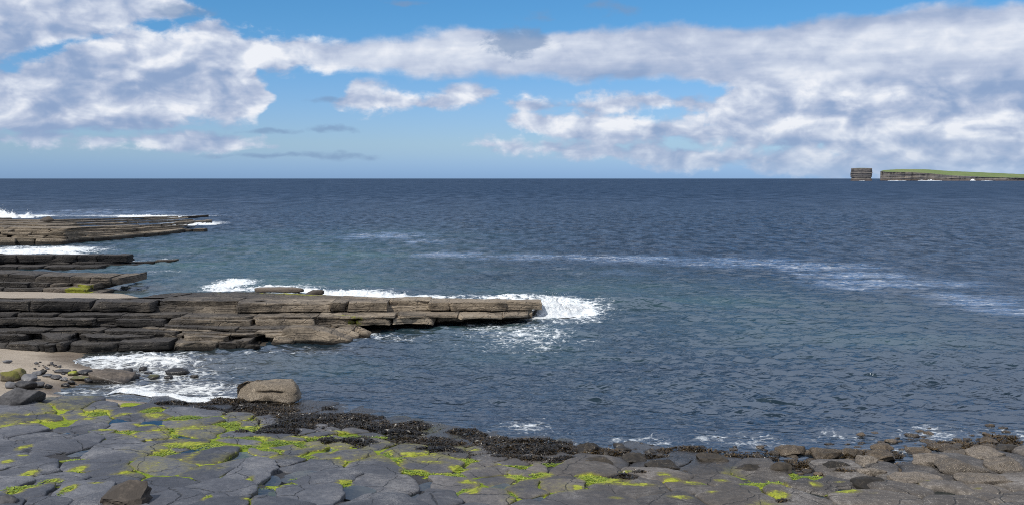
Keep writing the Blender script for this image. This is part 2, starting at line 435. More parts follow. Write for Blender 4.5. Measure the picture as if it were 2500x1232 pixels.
SHAL_PX = [(700, 640, 420, 70, 0.9), (450, 600, 260, 40, 0.6), (900, 590, 320, 40, 0.4), (450, 690, 220, 40, 0.8), (1500, 720, 520, 60, 0.55), (1900, 800, 520, 70, 0.45), (1250, 830, 260, 50, 0.6), (700, 900, 260, 40, 0.5), (1700, 940, 900, 60, 0.16)]
SILT_PX = [(330, 900, 260, 40, 0.9), (430, 950, 220, 36, 0.9), (600, 890, 160, 30, 0.5), (760, 860, 160, 14, .3), (330, 705, 110, 12, 0.6)]
def px_field(X, Y, items):
    """sum of soft patches given by photo position, laid out on the ground plane"""
    r = np.zeros_like(X)
    for (px, py, rx, ry, s) in items:
        c = at_z(px, py, 0.0); wx = rx / FPX * c[1]
        wy = 0.5 * (at_z(px, max(py - ry, 437.5), 0)[1] - at_z(px, py + ry, 0)[1])
        sh = (at_z(px, py + ry, 0)[0] - at_z(px, max(py - ry, 437.5), 0)[0]) * 0.0
        k = (np.abs(X - c[0]) < 3 * wx) & (np.abs(Y - c[1]) < 3 * wy)
        q = ((X[k] - c[0]) / wx) ** 2 + ((Y[k] - c[1]) / wy) ** 2
        r[k] = np.maximum(r[k], s * np.exp(-q * 0.9))
    return r

def build_sea():
    rs = [15.0]
    while rs[-1] < 1500.0: rs.append(rs[-1] + max(0.07, (0.0027 if rs[-1] < 120 else 0.0037) * rs[-1]))
    nd = len(rs)
    while rs[-1] < 90000.0: rs.append(rs[-1] * 1.06)
    rs = np.array(rs); th = np.radians(np.linspace(-43, 43, 510))
    R, T = np.meshgrid(rs, th, indexing='ij')
    X = R * np.sin(T); Y = R * np.cos(T)
    spacing = np.maximum(0.07, 0.0029 * R)
    tz = np.full(X.shape, -3.2); nz_ = R < 130; tz[nz_] = terrain_z(X[nz_], Y[nz_])
    nearm = (R < 120)
    depth = np.where(nearm, -tz, 3.2)
    amp_d = 0.15 + 0.85 * sstep(depth, 0.0, 0.8)
    Z = np.zeros_like(X)
    rg = np.random.default_rng(3)
    Xw = X + 0.35 * fbm(X * 0.22, Y * 0.22, 0, 2, 71); Yw = Y + 0.35 * fbm(X * 0.22, Y * 0.22, 5, 2, 72)
    for i in range(72):
        lam = 0.34 * (12.0 / 0.34) ** (rg.random() ** 1.6)
        k = 2 * pi / lam
        ang = radians(-104) + rg.normal() * radians(27)
        a = 0.0122 * lam ** 0.42 * (0.6 + 0.8 * rg.random())
        if lam > 6: a *= 0.55
        if lam > 12: a *= 0.6
        att = np.clip((lam / spacing - 2.2) / 2.5, 0, 1)
        ph = k * (Xw * cos(ang) + Yw * sin(ang)) + rg.random() * 6.28
        Z += a * att * (np.sin(ph) + 0.22 * np.sin(2 * ph + 1.2))
    # gusts: rougher and calmer areas
    gust = 0.75 + 0.5 * fbm(X * 0.05, Y * 0.03, 0, 3, 33)
    Z *= amp_d * gust * sstep(1500 - R, 0, 900)
    # a low swell standing up beyond the far ledge and off the end of the long one
    for (px, py, lx, ly, hh) in ((235, 519, 14.0, 5.0, 0.85), (1550, 748, 3.0, 0.7, 0.62), (1440, 762, 1.8, 0.6, .2), (830, 946, 3.0, 0.5, 0.14), (1240, 733, 4.5, 0.8, 0.4)):
        c = at_z(px, py, 0)
        Z += hh * np.exp(-((X - c[0]) / lx) ** 2 - ((Y - c[1]) / ly) ** 2)
    foam = px_field(X, Y, FOAM_PX); slick = px_field(X, Y, SLICK_PX); shal = px_field(X, Y, SHAL_PX); silt = px_field(X, Y, SILT_PX)
    Z += foam * 0.06 * fbm(X * 1.6, Y * 1.6, 0, 4, 91) * (R < 160)
    clear = np.exp(-np.clip(depth, 0, None) * 2.2) * 0.85 * (1 - 0.6 * silt) * nearm
    Z = np.where(nearm & (tz > 0.25), np.minimum(Z, 0.0), Z)
    faces = grid_faces(len(rs), len(th))
    fz = tz.ravel()[faces].min(1)
    fr = R.ravel()[faces].max(1)
    keep = ~((fz > 0.22) & (fr < 60))
    o = mesh_obj('sea', np.stack([X, Y, Z], -1).reshape(-1, 3), faces[keep][:, ::-1], M_SEA,
                 attrs=dict(foam=foam, slick=slick, shallow=np.clip(shal, 0, 1), silt=silt, clear=clear))
    tag(o, kind='structure')
build_sea()

# ================================================================ far sea stack and headland
def mat_cliff():
    m, g = mat_begin('layered_cliff')
    p = g.pos(); x, y, z = g.sep(p)
    w = g.noise(g.vmul(p, (0.02, 0.02, 0.03)), 1.0, 4.0, 0.6)
    zz = z + (w - 0.5) * 5.0
    band = g.noise(g.comb(zz * 0.34, x * 0.004, 0.0), 1.0, 6.0, 0.72)
    fine = g.noise(g.vmul(p, (0.09, 0.09, 0.9)), 1.0, 5.0, 0.65)
    c = g.ramp(band, [(0.36, (0.045, 0.050, 0.066)), (0.46, (0.090, 0.088, 0.096)), (0.54, (0.19, 0.17, 0.15)), (0.68, (0.30, 0.26, 0.22))])
    c = g.mix(g.smooth(fine, 0.4, 0.75) * 0.6, c, g.mix(1.0, c, (0.35, 0.35, 0.38), 'MULTIPLY'))
    low = g.smooth(z, 7.5, 2.0)
    c = g.mix(low * 0.7, c, (0.10, 0.075, 0.058))
    mat_end(g, pbr(g, c, 0.95, g.bump(band + fine * 0.6, 1.0, 2.5), 0.15))
    return m
def mat_grass():
    m, g = mat_begin('headland_grass')
    p = g.pos()
    n = g.noise(p, 0.03, 5.0, 0.6); n2 = g.noise(g.vmul(p, (1, 0.25, 1)), 0.010, 4.0, 0.6)
    c = g.ramp(n2 * 0.6 + n * 0.4, [(0.35, (0.095, 0.135, 0.045)), (0.5, (0.135, 0.180, 0.070)), (0.62, (0.17, 0.19, 0.085)), (0.72, (0.19, 0.155, 0.10))])
    mat_end(g, pbr(g, c, 0.95, g.bump(n, 0.6, 2.0), 0.1))
    return m
M_CLIFF = mat_cliff(); M_GRASS = mat_grass()
FAR_D = 3480.0
def far_pt(px, py):
    """position on a plane at the stack's distance"""
    d = ray(px, py); t = FAR_D / d[1]
    return d[0] * t, CAM_H + d[2] * t
def build_stack():
    xl, zt = far_pt(2078, 411); xr, _ = far_pt(2129, 412)
    cx = 0.5 * (xl + xr); hw = 0.5 * (xr - xl); H = zt
    root = empty('sea_stack', (cx, FAR_D, -4))
    nz, na = 46, 96
    zs = np.linspace(-4, H, nz)
    # ledges: hard beds stand proud of soft ones
    prof = np.interp(zs / H, [-.1, .0, .10, .12, .20, .26, .30, .36, .44, .50, .54, .60, .70, .74, .80, .86, .90, .97, 1.0],
                     [1.02, 1.02, 1.00, .96, .95, .93, .99, 1.0, 1.01, .97, .99, 1.03, .96, 1.02, .99, .98, 1.00, .97, .93])
    prof = prof + 0.035 * vn3(zs * 0.9, 0, 0, 5)
    a = np.linspace(0, 2 * pi, na, endpoint=False)
    A, Zg = np.meshgrid(a, zs); P = np.repeat(prof[:, None], na, 1)
    sq = 1.0 / (np.abs(np.cos(A)) ** 5 + np.abs(np.sin(A)) ** 5) ** 0.2
    rr = 0.90 * P * sq * (1 + 0.06 * fbm(np.cos(A) * 3, np.sin(A) * 3, Zg * 0.06, 4, 8) + 0.02 * fbm(np.cos(A) * 9, np.sin(A) * 9, Zg * 0.5, 3, 9))
    V = np.stack([rr * np.cos(A) * hw, rr * np.sin(A) * 26.0, Zg + 4 + (Zg > H - .1) * 0], -1).reshape(-1, 3)
    F = grid_faces(nz, na, True)
    mesh_obj('cliff', V, F, M_CLIFF, root)
    rings = np.array([0.97, 0.7, 0.35, 0.0])
    top = rr[-1]
    V2 = np.concatenate([np.stack([top * np.cos(a) * hw * s, top * np.sin(a) * 26 * s, np.full(na, H + 4 + 1.1 * (1 - s)) + 0.7 * fbm(np.cos(a) * 4 * s, np.sin(a) * 4 * s, 0, 3, 4) * (s > 0) - (s > .9) * .8], -1) for s in rings])
    mesh_obj('grass_cap', V2, grid_faces(len(rings), na, True), M_GRASS, root)
    tag(root, 'square layered sea stack standing alone off the green headland', 'sea stack')
def build_headland():
    root = empty('headland', (0, FAR_D, -4))
    xs_px = np.concatenate([np.linspace(2149, 2175, 18), np.linspace(2176, 2900, 330)])
    tops = np.interp(xs_px, [2149, 2154, 2165, 2190, 2230, 2260, 2320, 2400, 2500, 2900], [417.6, 416.0, 415.2, 413.4, 413.4, 413.8, 418.0, 421.2, 425.8, 432])
    brk = np.interp(xs_px, [2149, 2165, 2230, 2270, 2320, 2380, 2420, 2500, 2900], [418.2, 420.0, 421.2, 423.5, 428.4, 431.0, 433.2, 434.2, 436.6])
    dist_f = FAR_D + 60 + np.interp(xs_px, [2149, 2165, 2900], [30, 0, -60])
    n = len(xs_px)
    # cliff face: rows from sea bed to the brink
    nz = 40; V = []
    fx = np.array([ray(p, 430)[0] / ray(p, 430)[1] for p in xs_px])
    zb = np.array([CAM_H + ray(p, b)[2] / ray(p, b)[1] * d for p, b, d in zip(xs_px, brk, dist_f)])
    for i in range(nz):
        t = i / (nz - 1)
        z = -4 + t * (zb + 4)
        w = 14 * fbm(xs_px * 0.10, 0, 0, 4, 21) + 5 * fbm(xs_px * 0.5, t * 2, 0, 3, 22) + 3.5 * vn3(z * 0.42, xs_px * 0.012, 0, 23) + 12 * t
        w = w - 10 * (t < 0.18) * (0.6 + 0.5 * vn3(xs_px * 0.2, 0, 0, 29))
        d = dist_f + w
        V.append(np.stack([fx * d, d - FAR_D, z + 4], -1))
    dd = d.copy(); zz = zb
    mesh_obj('cliff', np.concatenate(V), grid_faces(nz, n), M_CLIFF, root)
    # fields behind the brink rise to the skyline, then fall away
    nr = 26; V = []
    zt = np.array([CAM_H + ray(p, b)[2] / ray(p, b)[1] * (d + 300) for p, b, d in zip(xs_px, tops, dist_f)])
    for i in range(nr):
        t = i / (nr - 1)
        d2 = dd + t * 600
        ux = fx * dd + np.where(xs_px < 2165, (2165 - xs_px) / 16 * 12 * t, 0) + fx * t * 600
        z = np.where(t < .5, zz + (zt - zz) * np.sin(min(t * 2, 1) * pi / 2), zt - (t - .5) * 26)
        z = z + 0.5 * fbm(xs_px * 0.2, t * 8, 0, 3, 24) * (t > 0)
        V.append(np.stack([ux, d2 - FAR_D, z + 4 + (0.05 if i == 0 else 0)], -1))
    mesh_obj('grass_slope', np.concatenate(V), grid_faces(nr, n), M_GRASS, root)
    # end wall towards the stack
    e = [];
    for i in range(nz):
        t = i / (nz - 1); z = -4 + t * (zb[0] + 4)
        row = []
        for j in range(14):
            s = j / 13
            row.append((fx[0] * (dist_f[0] + s * 560) + 8 + s * 40 + 3 * float(vn3(z * .4, s * 6, 0, 31)), dist_f[0] - FAR_D + s * 560 + 4, z + 4))
        e += row
    mesh_obj('end_cliff', np.array(e), grid_faces(nz, 14)[:, ::-1], M_CLIFF, root)
    tag(root, 'long low headland with dark cliffs and sloping green fields', 'headland')
build_stack(); build_headland()
# surf along the foot of the far cliffs
def far_surf(pts, label):
    V = []; E = []
    n = 60; xs = np.linspace(pts[0], pts[1], n)
    for j, (tt, e) in enumerate(((0, 0.2), (0.35, 1), (0.7, 1), (1, 0.2))):
        for i, px in enumerate(xs):
            s = i / (n - 1); hh = pts[2] * (0.35 + 0.65 * max(0, float(fbm(px * 0.13, 3.3, 0, 3, 44)) * 1.6 + .3)) * sin(pi * s) ** 0.4
            d = FAR_D - 10 + tt * 26 + pts[3]; r = ray(px, 440)
            V.append((r[0] / r[1] * d, d, 0.05 + hh * sin(pi * min(1, tt)))); E.append(e * (0.55 + 0.45 * sin(pi * s)))
    o = mesh_obj('surf', V, grid_faces(4, n), M_FOAM, attrs=dict(edge=E))
    tag(o, label, 'surf', kind='stuff')
far_surf((2166, 2214, 2.2, -20), 'white surf at the seaward end of the far headland')
far_surf((2240, 2300, 4.6, -28), 'long white surf breaking below the far cliffs')
far_surf((2368, 2382, 6.0, -22), 'small burst of surf under the low far cliff')
far_surf((2395, 2425, 1.8, -26), 'thin surf line at the low end of the headland')
far_surf((2096, 2112, 1.6, -50), 'thin white surf at the foot of the sea stack')

# ================================================================ rock materials
def mat_ledge(name, warm_x, darks, warms, wet=0.30):
    """layered sandstone: colour and relief from the world position; dark lichen-black end, bare tan end"""
    m, g = mat_begin(name)
    p = g.pos(); x, y, z = g.sep(p)
    rnd = g.new('ObjectInfo', out='Random')
    n = g.noise(p, 0.9, 5.0, 0.62)
    n2 = g.noise(p, 6.0, 5.0, 0.66)
    zz = z + (n - 0.5) * 0.16 + x * 0.03
    st = g.noise(g.comb(x * 0.35, y * 0.35, zz * 12.0), 1.0, 4.0, 0.65)
    v = n * 0.40 + n2 * 0.35 + st * 0.25 + (rnd - 0.5) * 0.14
    cd = g.ramp(v, list(zip((0.30, 0.50, 0.68), darks)))
    cw = g.ramp(v, list(zip((0.30, 0.50, 0.68), warms)))
    w = g.smooth(x + (n - 0.5) * 14.0 + (rnd - 0.5) * 5.0, warm_x[0], warm_x[1])
    c = g.mix(w, cd, cw)
    # thin dark partings between the laminae
    pt = g.noise(g.comb(x * 0.16, y * 0.16, zz * 26.0), 1.0, 3.0, 0.6)
    c = g.mix(g.smooth(pt, 0.42, 0.33) * 0.72, c, (0.014, 0.013, 0.012))
    nz = g.sep(g.new('NewGeometry', out='Normal'))[2]
    # grey lichen crust on the treads
    c = g.mix(g.smooth(nz, 0.72, 0.95) * (0.75 - w * 0.4), c, g.mix(w, g.mix(n2, (0.030, 0.029, 0.030), (0.090, 0.083, 0.078)), g.mix(n2, (0.075, 0.066, 0.056), (0.20, 0.172, 0.138))))
    # pale crust of barnacles and salt in flecks
    flecks = g.smooth(g.voro(p, 15.0), 0.26, 0.10) * g.smooth(n, 0.46, 0.64)
    c = g.mix(flecks * 0.6, c, (0.42, 0.38, 0.31))
    # black tide line close to the water
    c = g.mix(g.smooth(z + (n2 - 0.5) * 0.25, wet, wet - 0.22) * 0.85, c, (0.016, 0.014, 0.012))
    aa = g.smooth(g.attr('algae') + (n2 - 0.5) * 1.0 + (n - 0.5) * 0.6, 0.52, 0.70)
    c = g.mix(aa, c, g.mix(n2, (0.12, 0.13, 0.014), (0.26, 0.27, 0.035)))
    crack = g.voro(g.vmul(g.vadd(p, g.vmul(g.new('TexNoise', {'Vector': p, 'Scale': 1.2, 'Detail': 3.0}, 1), (0.6, 0.6, 0.3))), (0.9, 0.9, 2.6)), 1.0, 'DISTANCE_TO_EDGE')
    h = n * 0.35 + n2 * 0.45 + st * 0.60 + g.smooth(pt, 0.33, 0.42) * 0.35 + g.smooth(crack, 0.0, 0.05) * 0.22
    mat_end(g, pbr(g, c, 0.85, g.bump(h, 1.0, 0.20), 0.25))
    return m
_D = ((0.016, 0.0155, 0.016), (0.044, 0.040, 0.037), (0.100, 0.088, 0.075))
M_LEDGE = mat_ledge('ledge_sandstone', (-19.0, -5.0), _D, ((0.095, 0.075, 0.055), (0.275, 0.222, 0.162), (0.44, 0.365, 0.275)))
M_LEDGE_FAR = mat_ledge('far_ledge_sandstone', (-78.0, -50.0), ((0.030, 0.028, 0.027), (0.080, 0.069, 0.058), (0.15, 0.125, 0.10)), ((0.10, 0.080, 0.058), (0.26, 0.21, 0.15), (0.38, 0.31, 0.23)), 0.5)
M_LEDGE_DARK = mat_ledge('dark_ledge_rock', (-36.0, -22.0), _D, ((0.055, 0.045, 0.036), (0.135, 0.112, 0.088), (0.23, 0.19, 0.15)))

# ================================================================ block geometry
_tmpl = {}
def box_template(nu, nv, nw):
    key = (nu, nv, nw)
    if key in _tmpl: return _tmpl[key]
    idx = {}; V = []; F = []
    def vid(i, j, k):
        if (i, j, k) not in idx: idx[(i, j, k)] = len(V); V.append((i / nu, j / nv, k / nw))
        return idx[(i, j, k)]
    for i in range(nu):
        for k in range(nw):
            F.append((vid(i, 0, k), vid(i + 1, 0, k), vid(i + 1, 0, k + 1), vid(i, 0, k + 1)))
            F.append((vid(i, nv, k), vid(i, nv, k + 1), vid(i + 1, nv, k + 1), vid(i + 1, nv, k)))
    for j in range(nv):
        for k in range(nw):
            F.append((vid(0, j, k), vid(0, j, k + 1), vid(0, j + 1, k + 1), vid(0, j + 1, k)))
            F.append((vid(nu, j, k), vid(nu, j + 1, k), vid(nu, j + 1, k + 1), vid(nu, j, k + 1)))
    for i in range(nu):
        for j in range(nv):
            F.append((vid(i, j, nw), vid(i + 1, j, nw), vid(i + 1, j + 1, nw), vid(i, j + 1, nw)))
    _tmpl[key] = (np.array(V), np.array(F)); return _tmpl[key]
def edge_warp(t, e):
    """pull the outer grid rows close to the edge so that it can be rounded"""
    return np.where(t < 0.5, np.interp(t, [0, 0.25, 0.5], [0, min(e * 1.6, .4), 0.5]), 1 - np.interp(1 - t, [0, 0.25, 0.5], [0, min(e * 1.6, .4), 0.5]))

def rock_block(front, s0, s1, depth, ztop, th, mat, parent, seed, rnd=0.07, rough=0.05, drop=0.0, res=1.0, algae_fn=None, name='block', overhang=0.0):
    """one joint-bounded block of a bed. front(s) -> plan point of the brink; ztop(x, y) -> height of the bed's top"""
    L = s1 - s0
    nu = int(np.clip(round(L / (0.16 * res)) , 6, 26)); nv = int(np.clip(round(depth / (0.5 * res)), 4, 12)); nw = int(np.clip(round(th / (0.075 * res)), 4, 9))
    V, F = box_template(nu, nv, nw)
    u = edge_warp(V[:, 0], rnd / L); v = edge_warp(V[:, 1], rnd / depth); w = edge_warp(V[:, 2], rnd / th)
    a = np.stack([u * L, v * depth, w * th], -1); hs = np.array((L, depth, th))
    r = min(rnd, 0.4 * th, 0.4 * L)
    inner = np.clip(a, r, hs - r); d = a - inner
    ln = np.linalg.norm(d, axis=1); k = np.where(ln > 1e-6, np.minimum(1.0, r / np.maximum(ln, 1e-6)), 1.0)
    a = inner + d * k[:, None]
    out = np.where(np.abs(d) > 1e-6, np.sign(d), 0); on = np.linalg.norm(out, axis=1); out = out / np.maximum(on, 1e-6)[:, None]
    P = front(s0 + a[:, 0])
    x, y = P[:, 0], P[:, 1] + a[:, 1]
    y = y + 0.30 * fbm(x * 0.7, seed // 20 * 3.7, 0, 5, 45, 0.6) * np.clip(1 - a[:, 1], 0, 1)
    zt = ztop(x, y)
    z = zt - th + a[:, 2] - drop * a[:, 1]
    isf = (V[:, 1] < 1e-6)
    # undercut foot, laminae along the face, and broken relief
    lam = np.round(1.6 * vn3(z * 6.0 + 0.25 * vn3(x * .5, y * .5, 0, 8), x * 0.35, seed // 20 * 3.1, 5)) / 1.6 + 0.5 * vn3(z * 15, x * .8, seed, 6)
    fr = np.clip(1 - a[:, 1] / 0.5, 0, 1)
    y = y + fr * (overhang * (1 - a[:, 2] / th) + 0.060 * lam * (0.4 + 0.6 * isf) * min(1, th / .25))
    nd = rough * (fbm(x * 1.7, y * 1.7, z * 3.0 + seed, 4, 41) * 1.3 + 0.5 * vn3(x * 6, y * 6, z * 8, 42))
    x = x + out[:, 0] * nd; y = y + out[:, 1] * nd; z = z + out[:, 2] * nd * 0.7
    z = z + 0.02 * fbm(x * 0.9, y * 0.9, seed, 3, 43)
    # corners knocked off by the sea
    rg = np.random.default_rng(seed + 77)
    ctr = np.array((x.mean(), y.min() + 0.3, z.mean()))
    for _ in range(3):
        nv_ = np.array((rg.choice([-1, 1]) * rg.uniform(.3, 1.0), -rg.uniform(.3, 1.0), rg.uniform(-.3, 1.0) * min(1, th * 2.5))); nv_ /= np.linalg.norm(nv_)
        dd = (x - ctr[0]) * nv_[0] + (y - ctr[1]) * nv_[1] + (z - ctr[2]) * nv_[2]
        lim = dd.max() - rg.uniform(0.02, 0.20) * min(1.0, L * .5)
        ex = np.clip(dd - lim, 0, None) * (a[:, 1] < 0.9)
        x = x - nv_[0] * ex; y = y - nv_[1] * ex; z = z - nv_[2] * ex
    al = np.zeros(len(x)) if algae_fn is None else algae_fn(x, y, z)
    return mesh_obj(name, np.stack([x, y, z], -1), F, mat, parent, attrs=dict(algae=al))

def make_front(px_d):
    P = np.array([at_d(a, b) for a, b in px_d])
    seg = np.linalg.norm(np.diff(P, axis=0), axis=1); s = np.concatenate([[0], np.cumsum(seg)])
    def f(t):
        t = np.asarray(t, float)
        return np.stack([np.interp(t, s, P[:, 0]), np.interp(t, s, P[:, 1])], -1)
    return f, s[-1], P
def build_ledge(name, label, beds, xref, mat, seed, res=1.0, algae_fn=None):
    root = empty(name, (0, 0, 0))
    rg = np.random.default_rng(seed)
    for bi, b in enumerate(beds):
        front, Ltot, P = make_front(b['line'])
        ztop = (lambda Z, dip, dy: (lambda x, y: Z - dip * (x - xref) - dy * np.clip(y - 122, 0, None)))(b['z'], b['dip'], b.get('dipy', 0.0))
        s = 0.0; i = 0
        while s < Ltot - 0.05:
            wd = rg.uniform(*b.get('w', (1.2, 3.4)))
            if Ltot - s - wd < b.get('w', (1.2, 3.4))[0] * 0.6: wd = Ltot - s
            gap = (rg.uniform(0.06, 0.16) if rg.random() < 0.14 else rg.uniform(0.0, 0.014)) * b.get('gapk', 1.0)
            jit = rg.uniform(-1, 1) * b.get('jit', 0.12); hj = rg.uniform(-1, 0.4) * b.get('hj', 0.03)
            if rg.random() < b.get('miss', 0.0):
                jit += rg.uniform(0.4, 0.9)
            dep = b['depth'] if np.isscalar(b['depth']) else float(np.interp(s + wd / 2, np.linspace(0, Ltot, len(b['depth'])), b['depth']))
            fr = (lambda f, j: (lambda t: f(t) + np.array((0, j))))(front, jit)
            zt = (lambda zf, h: (lambda x, y: zf(x, y) + h))(ztop, hj)
            rock_block(fr, s + gap * .5, s + wd - gap * .5, dep, zt, b['th'], b.get('mat', mat), root, seed * 100 + bi * 20 + i, rnd=b.get('rnd', 0.026), rough=b.get('rough', 0.065), drop=b.get('drop', 0.0), res=res, algae_fn=algae_fn, overhang=b.get('over', 0.03))
            s += wd; i += 1
    tag(root, label, 'rock ledge')
    return root

# ---------------- the long ledge that runs out from the left
LONG_Z, LONG_DIP, LONG_X = 2.15, 0.046, -24.0
def long_algae(x, y, z):
    r = np.zeros_like(x)
    for (px, d, rx, ry, s) in ((720, 55.0, 4.0, .5, 0.72), (620, 54.6, 2.6, .6, 0.55), (530, 54.0, 1.6, .6, 0.5), (730, 49.3, 1.1, .35, 0.6), (850, 50.7, 1.6, .3, 0.7), (450, 53, 1.4, .5, .5)):
        c = at_d(px, d); r = np.maximum(r, s * np.exp(-((x - c[0]) / rx) ** 2 - ((y - c[1]) / ry) ** 2))
    return r
long_beds = [
    dict(z=2.15, dip=.046, th=.47, line=[(-190, 45.8), (0, 46.7), (200, 47.8), (400, 48.8), (560, 49.7), (700, 50.6), (900, 52.3), (1100, 54.05), (1250, 55.4), (1322, 56.0)],
         depth=[1.3, 1.3, 1.3, 1.4, 1.8, 1.8, 1.8, 1.8, 1.6, 1.4, 1.2], w=(.8, 5.5), jit=.04, hj=.012, gapk=.6, miss=.08, over=.02, rough=.08),
    dict(z=1.72, dip=.046, th=.14, line=[(-190, 46.1), (0, 47.3), (300, 48.9), (600, 50.5), (900, 52.8), (1150, 54.9), (1300, 55.9)], depth=3.0, w=(1.5, 4), jit=.12, rnd=.04),
    dict(z=1.62, dip=.046, th=.16, line=[(-190, 45.6), (0, 46.2), (300, 47.6), (600, 48.8), (900, 51.0), (1150, 52.9), (1290, 54.3)], depth=3.5, w=(1.6, 5), jit=.10, rnd=.05),
    dict(z=1.48, dip=.046, th=.30, line=[(-190, 45.2), (0, 46.0), (150, 46.5), (300, 47.2), (450, 47.9), (600, 48.5), (800, 50.0), (950, 51.4), (1135, 52.8)], depth=4.0, w=(.6, 4.5), jit=.07, miss=.10, over=.03, gapk=1.2, rough=.08, hj=.04),
    dict(z=1.22, dip=.046, th=.12, line=[(-190, 45.5), (0, 46.3), (130, 47.1), (250, 47.6), (330, 47.4), (420, 47.3), (560, 47.4), (640, 47.8), (760, 49.3), (860, 50.4), (905, 51.5)], depth=3.0, w=(2.0, 7.0), jit=.10, rnd=.03, miss=.12),
    dict(z=1.13, dip=.046, th=.12, line=[(-190, 45.4), (0, 46.1), (130, 47.0), (250, 47.4), (330, 47.1), (420, 46.9), (560, 47.0), (640, 47.4), (760, 49.0), (860, 50.2), (905, 51.3)], depth=3.0, w=(1.4, 6.0), jit=.12, rnd=.03, miss=.12),
    dict(z=1.02, dip=.040, th=.16, line=[(-190, 44.8), (0, 45.2), (100, 45.6), (200, 45.8), (300, 46.2), (400, 46.6), (500, 46.7), (570, 46.8), (700, 47.6), (860, 49.4)], depth=3.0, w=(1.4, 5.0), jit=.15, rnd=.03, hj=.05, miss=.12),
    dict(z=.90, dip=.040, th=.36, line=[(-190, 44.5), (0, 44.9), (60, 45.0), (78, 45.8), (108, 45.7), (118, 44.95), (168, 45.05), (178, 45.9), (206, 45.8), (214, 45.15), (300, 45.7), (380, 46.2), (430, 46.4), (500, 46.4), (552, 46.3), (566, 47.4), (640, 47.6), (652, 46.7), (700, 47.2), (760, 47.9)], depth=3.0, w=(.8, 4.2), jit=.12, miss=.16, hj=.08, over=.07, rough=.09),
    dict(z=.56, dip=.020, th=.42, line=[(-190, 43.9), (0, 44.4), (100, 44.5), (200, 44.75), (300, 45.1), (420, 45.6), (520, 46.0), (610, 46.45)], depth=3.0, w=(.3, 2.6), jit=.10, gapk=1.3, miss=.10, hj=.08, rnd=.045, rough=.08, over=.05),
    dict(z=.16, dip=.008, th=.5, line=[(-190, 44.3), (0, 44.8), (200, 45.2), (300, 45.5), (420, 46.0), (520, 46.5), (700, 47.4), (860, 49.3), (905, 51.4), (1140, 53.0)], depth=3.0, w=(1.0, 2.5), jit=.15),
]
LONG = build_ledge('rock_ledge', 'long layered sandstone ledge running from the cove out to a breaking wave', long_beds, LONG_X, M_LEDGE, 5, algae_fn=long_algae)
def fill_core(front_pts, zt, dip, xref, parent, mat, back=9.0, zb=-1.2, seed=3):
    """solid rock behind the blocks, so that the joints stay dark"""
    n = 80; P = np.array([at_d(a, b) for a, b in front_pts])
    s = np.concatenate([[0], np.cumsum(np.linalg.norm(np.diff(P, axis=0), axis=1))]); t = np.linspace(0, s[-1], n)
    x = np.interp(t, s, P[:, 0]); y = np.interp(t, s, P[:, 1])
    z = zt - dip * (x - xref)
    rows = [np.stack([x, y, np.full(n, zb)], -1), np.stack([x, y, z * .5 + zb * .5], -1), np.stack([x, y, z], -1), np.stack([x, y + back * .5, z], -1), np.stack([x, y + back, z - .2], -1), np.stack([x, y + back, np.full(n, zb)], -1)]
    V = np.concatenate(rows); V = V + 0.04 * np.stack([fbm(V[:, 0] * 2, V[:, 1] * 2, V[:, 2] * 2, 3, seed + i) for i in range(3)], -1)
    o = mesh_obj('bedrock', V, grid_faces(6, n), mat, parent, attrs=dict(algae=np.zeros(len(V))))
    return o
fill_core([(-190, 46.6), (0, 47.5), (200, 48.6), (400, 49.3), (560, 50.0), (700, 51.0), (900, 52.8), (1100, 54.5), (1300, 56.0)], 1.85, .046, -24, LONG, M_LEDGE, back=2.0)
fill_core([(-190, 45.2), (0, 46.4), (200, 46.8), (400, 47.4), (560, 48.0), (700, 48.6), (800, 50.2)], .95, .046, -24, LONG, M_LEDGE, back=3.0, seed=9)

def ledge_platform():
    n, r = 150, 34
    pxs = np.linspace(330, 1250, n); V = []
    for j in range(r):
        t = j / (r - 1)
        for px in pxs:
            d0 = float(np.interp(px, [330, 400, 560, 700, 900, 1100, 1250], [49.3, 49.7, 50.6, 51.5, 53.2, 54.9, 56.1]))
            dep = float(np.interp(px, [330, 420, 500, 620, 760, 900, 1100, 1250], [1.0, 3.4, 4.0, 4.3, 3.6, 1.9, 1.2, .9]))
            q = at_d(px, d0 + dep * t); z = LONG_Z - 0.035 - LONG_DIP * (q[0] - LONG_X) - 0.012 * dep * t - (1.2 if j == r - 1 else 0)
            V.append((q[0], q[1], z))
    V = np.array(V); V[:, 2] += 0.06 * fbm(V[:, 0] * 1.1, V[:, 1] * 1.1, 0, 4, 66) + 0.03 * fbm(V[:, 0] * 5, V[:, 1] * 5, 0, 2, 67)
    mesh_obj('rock_platform', V, grid_faces(r, n), M_LEDGE, LONG, attrs=dict(algae=long_algae(V[:, 0], V[:, 1], V[:, 2])))
ledge_platform()

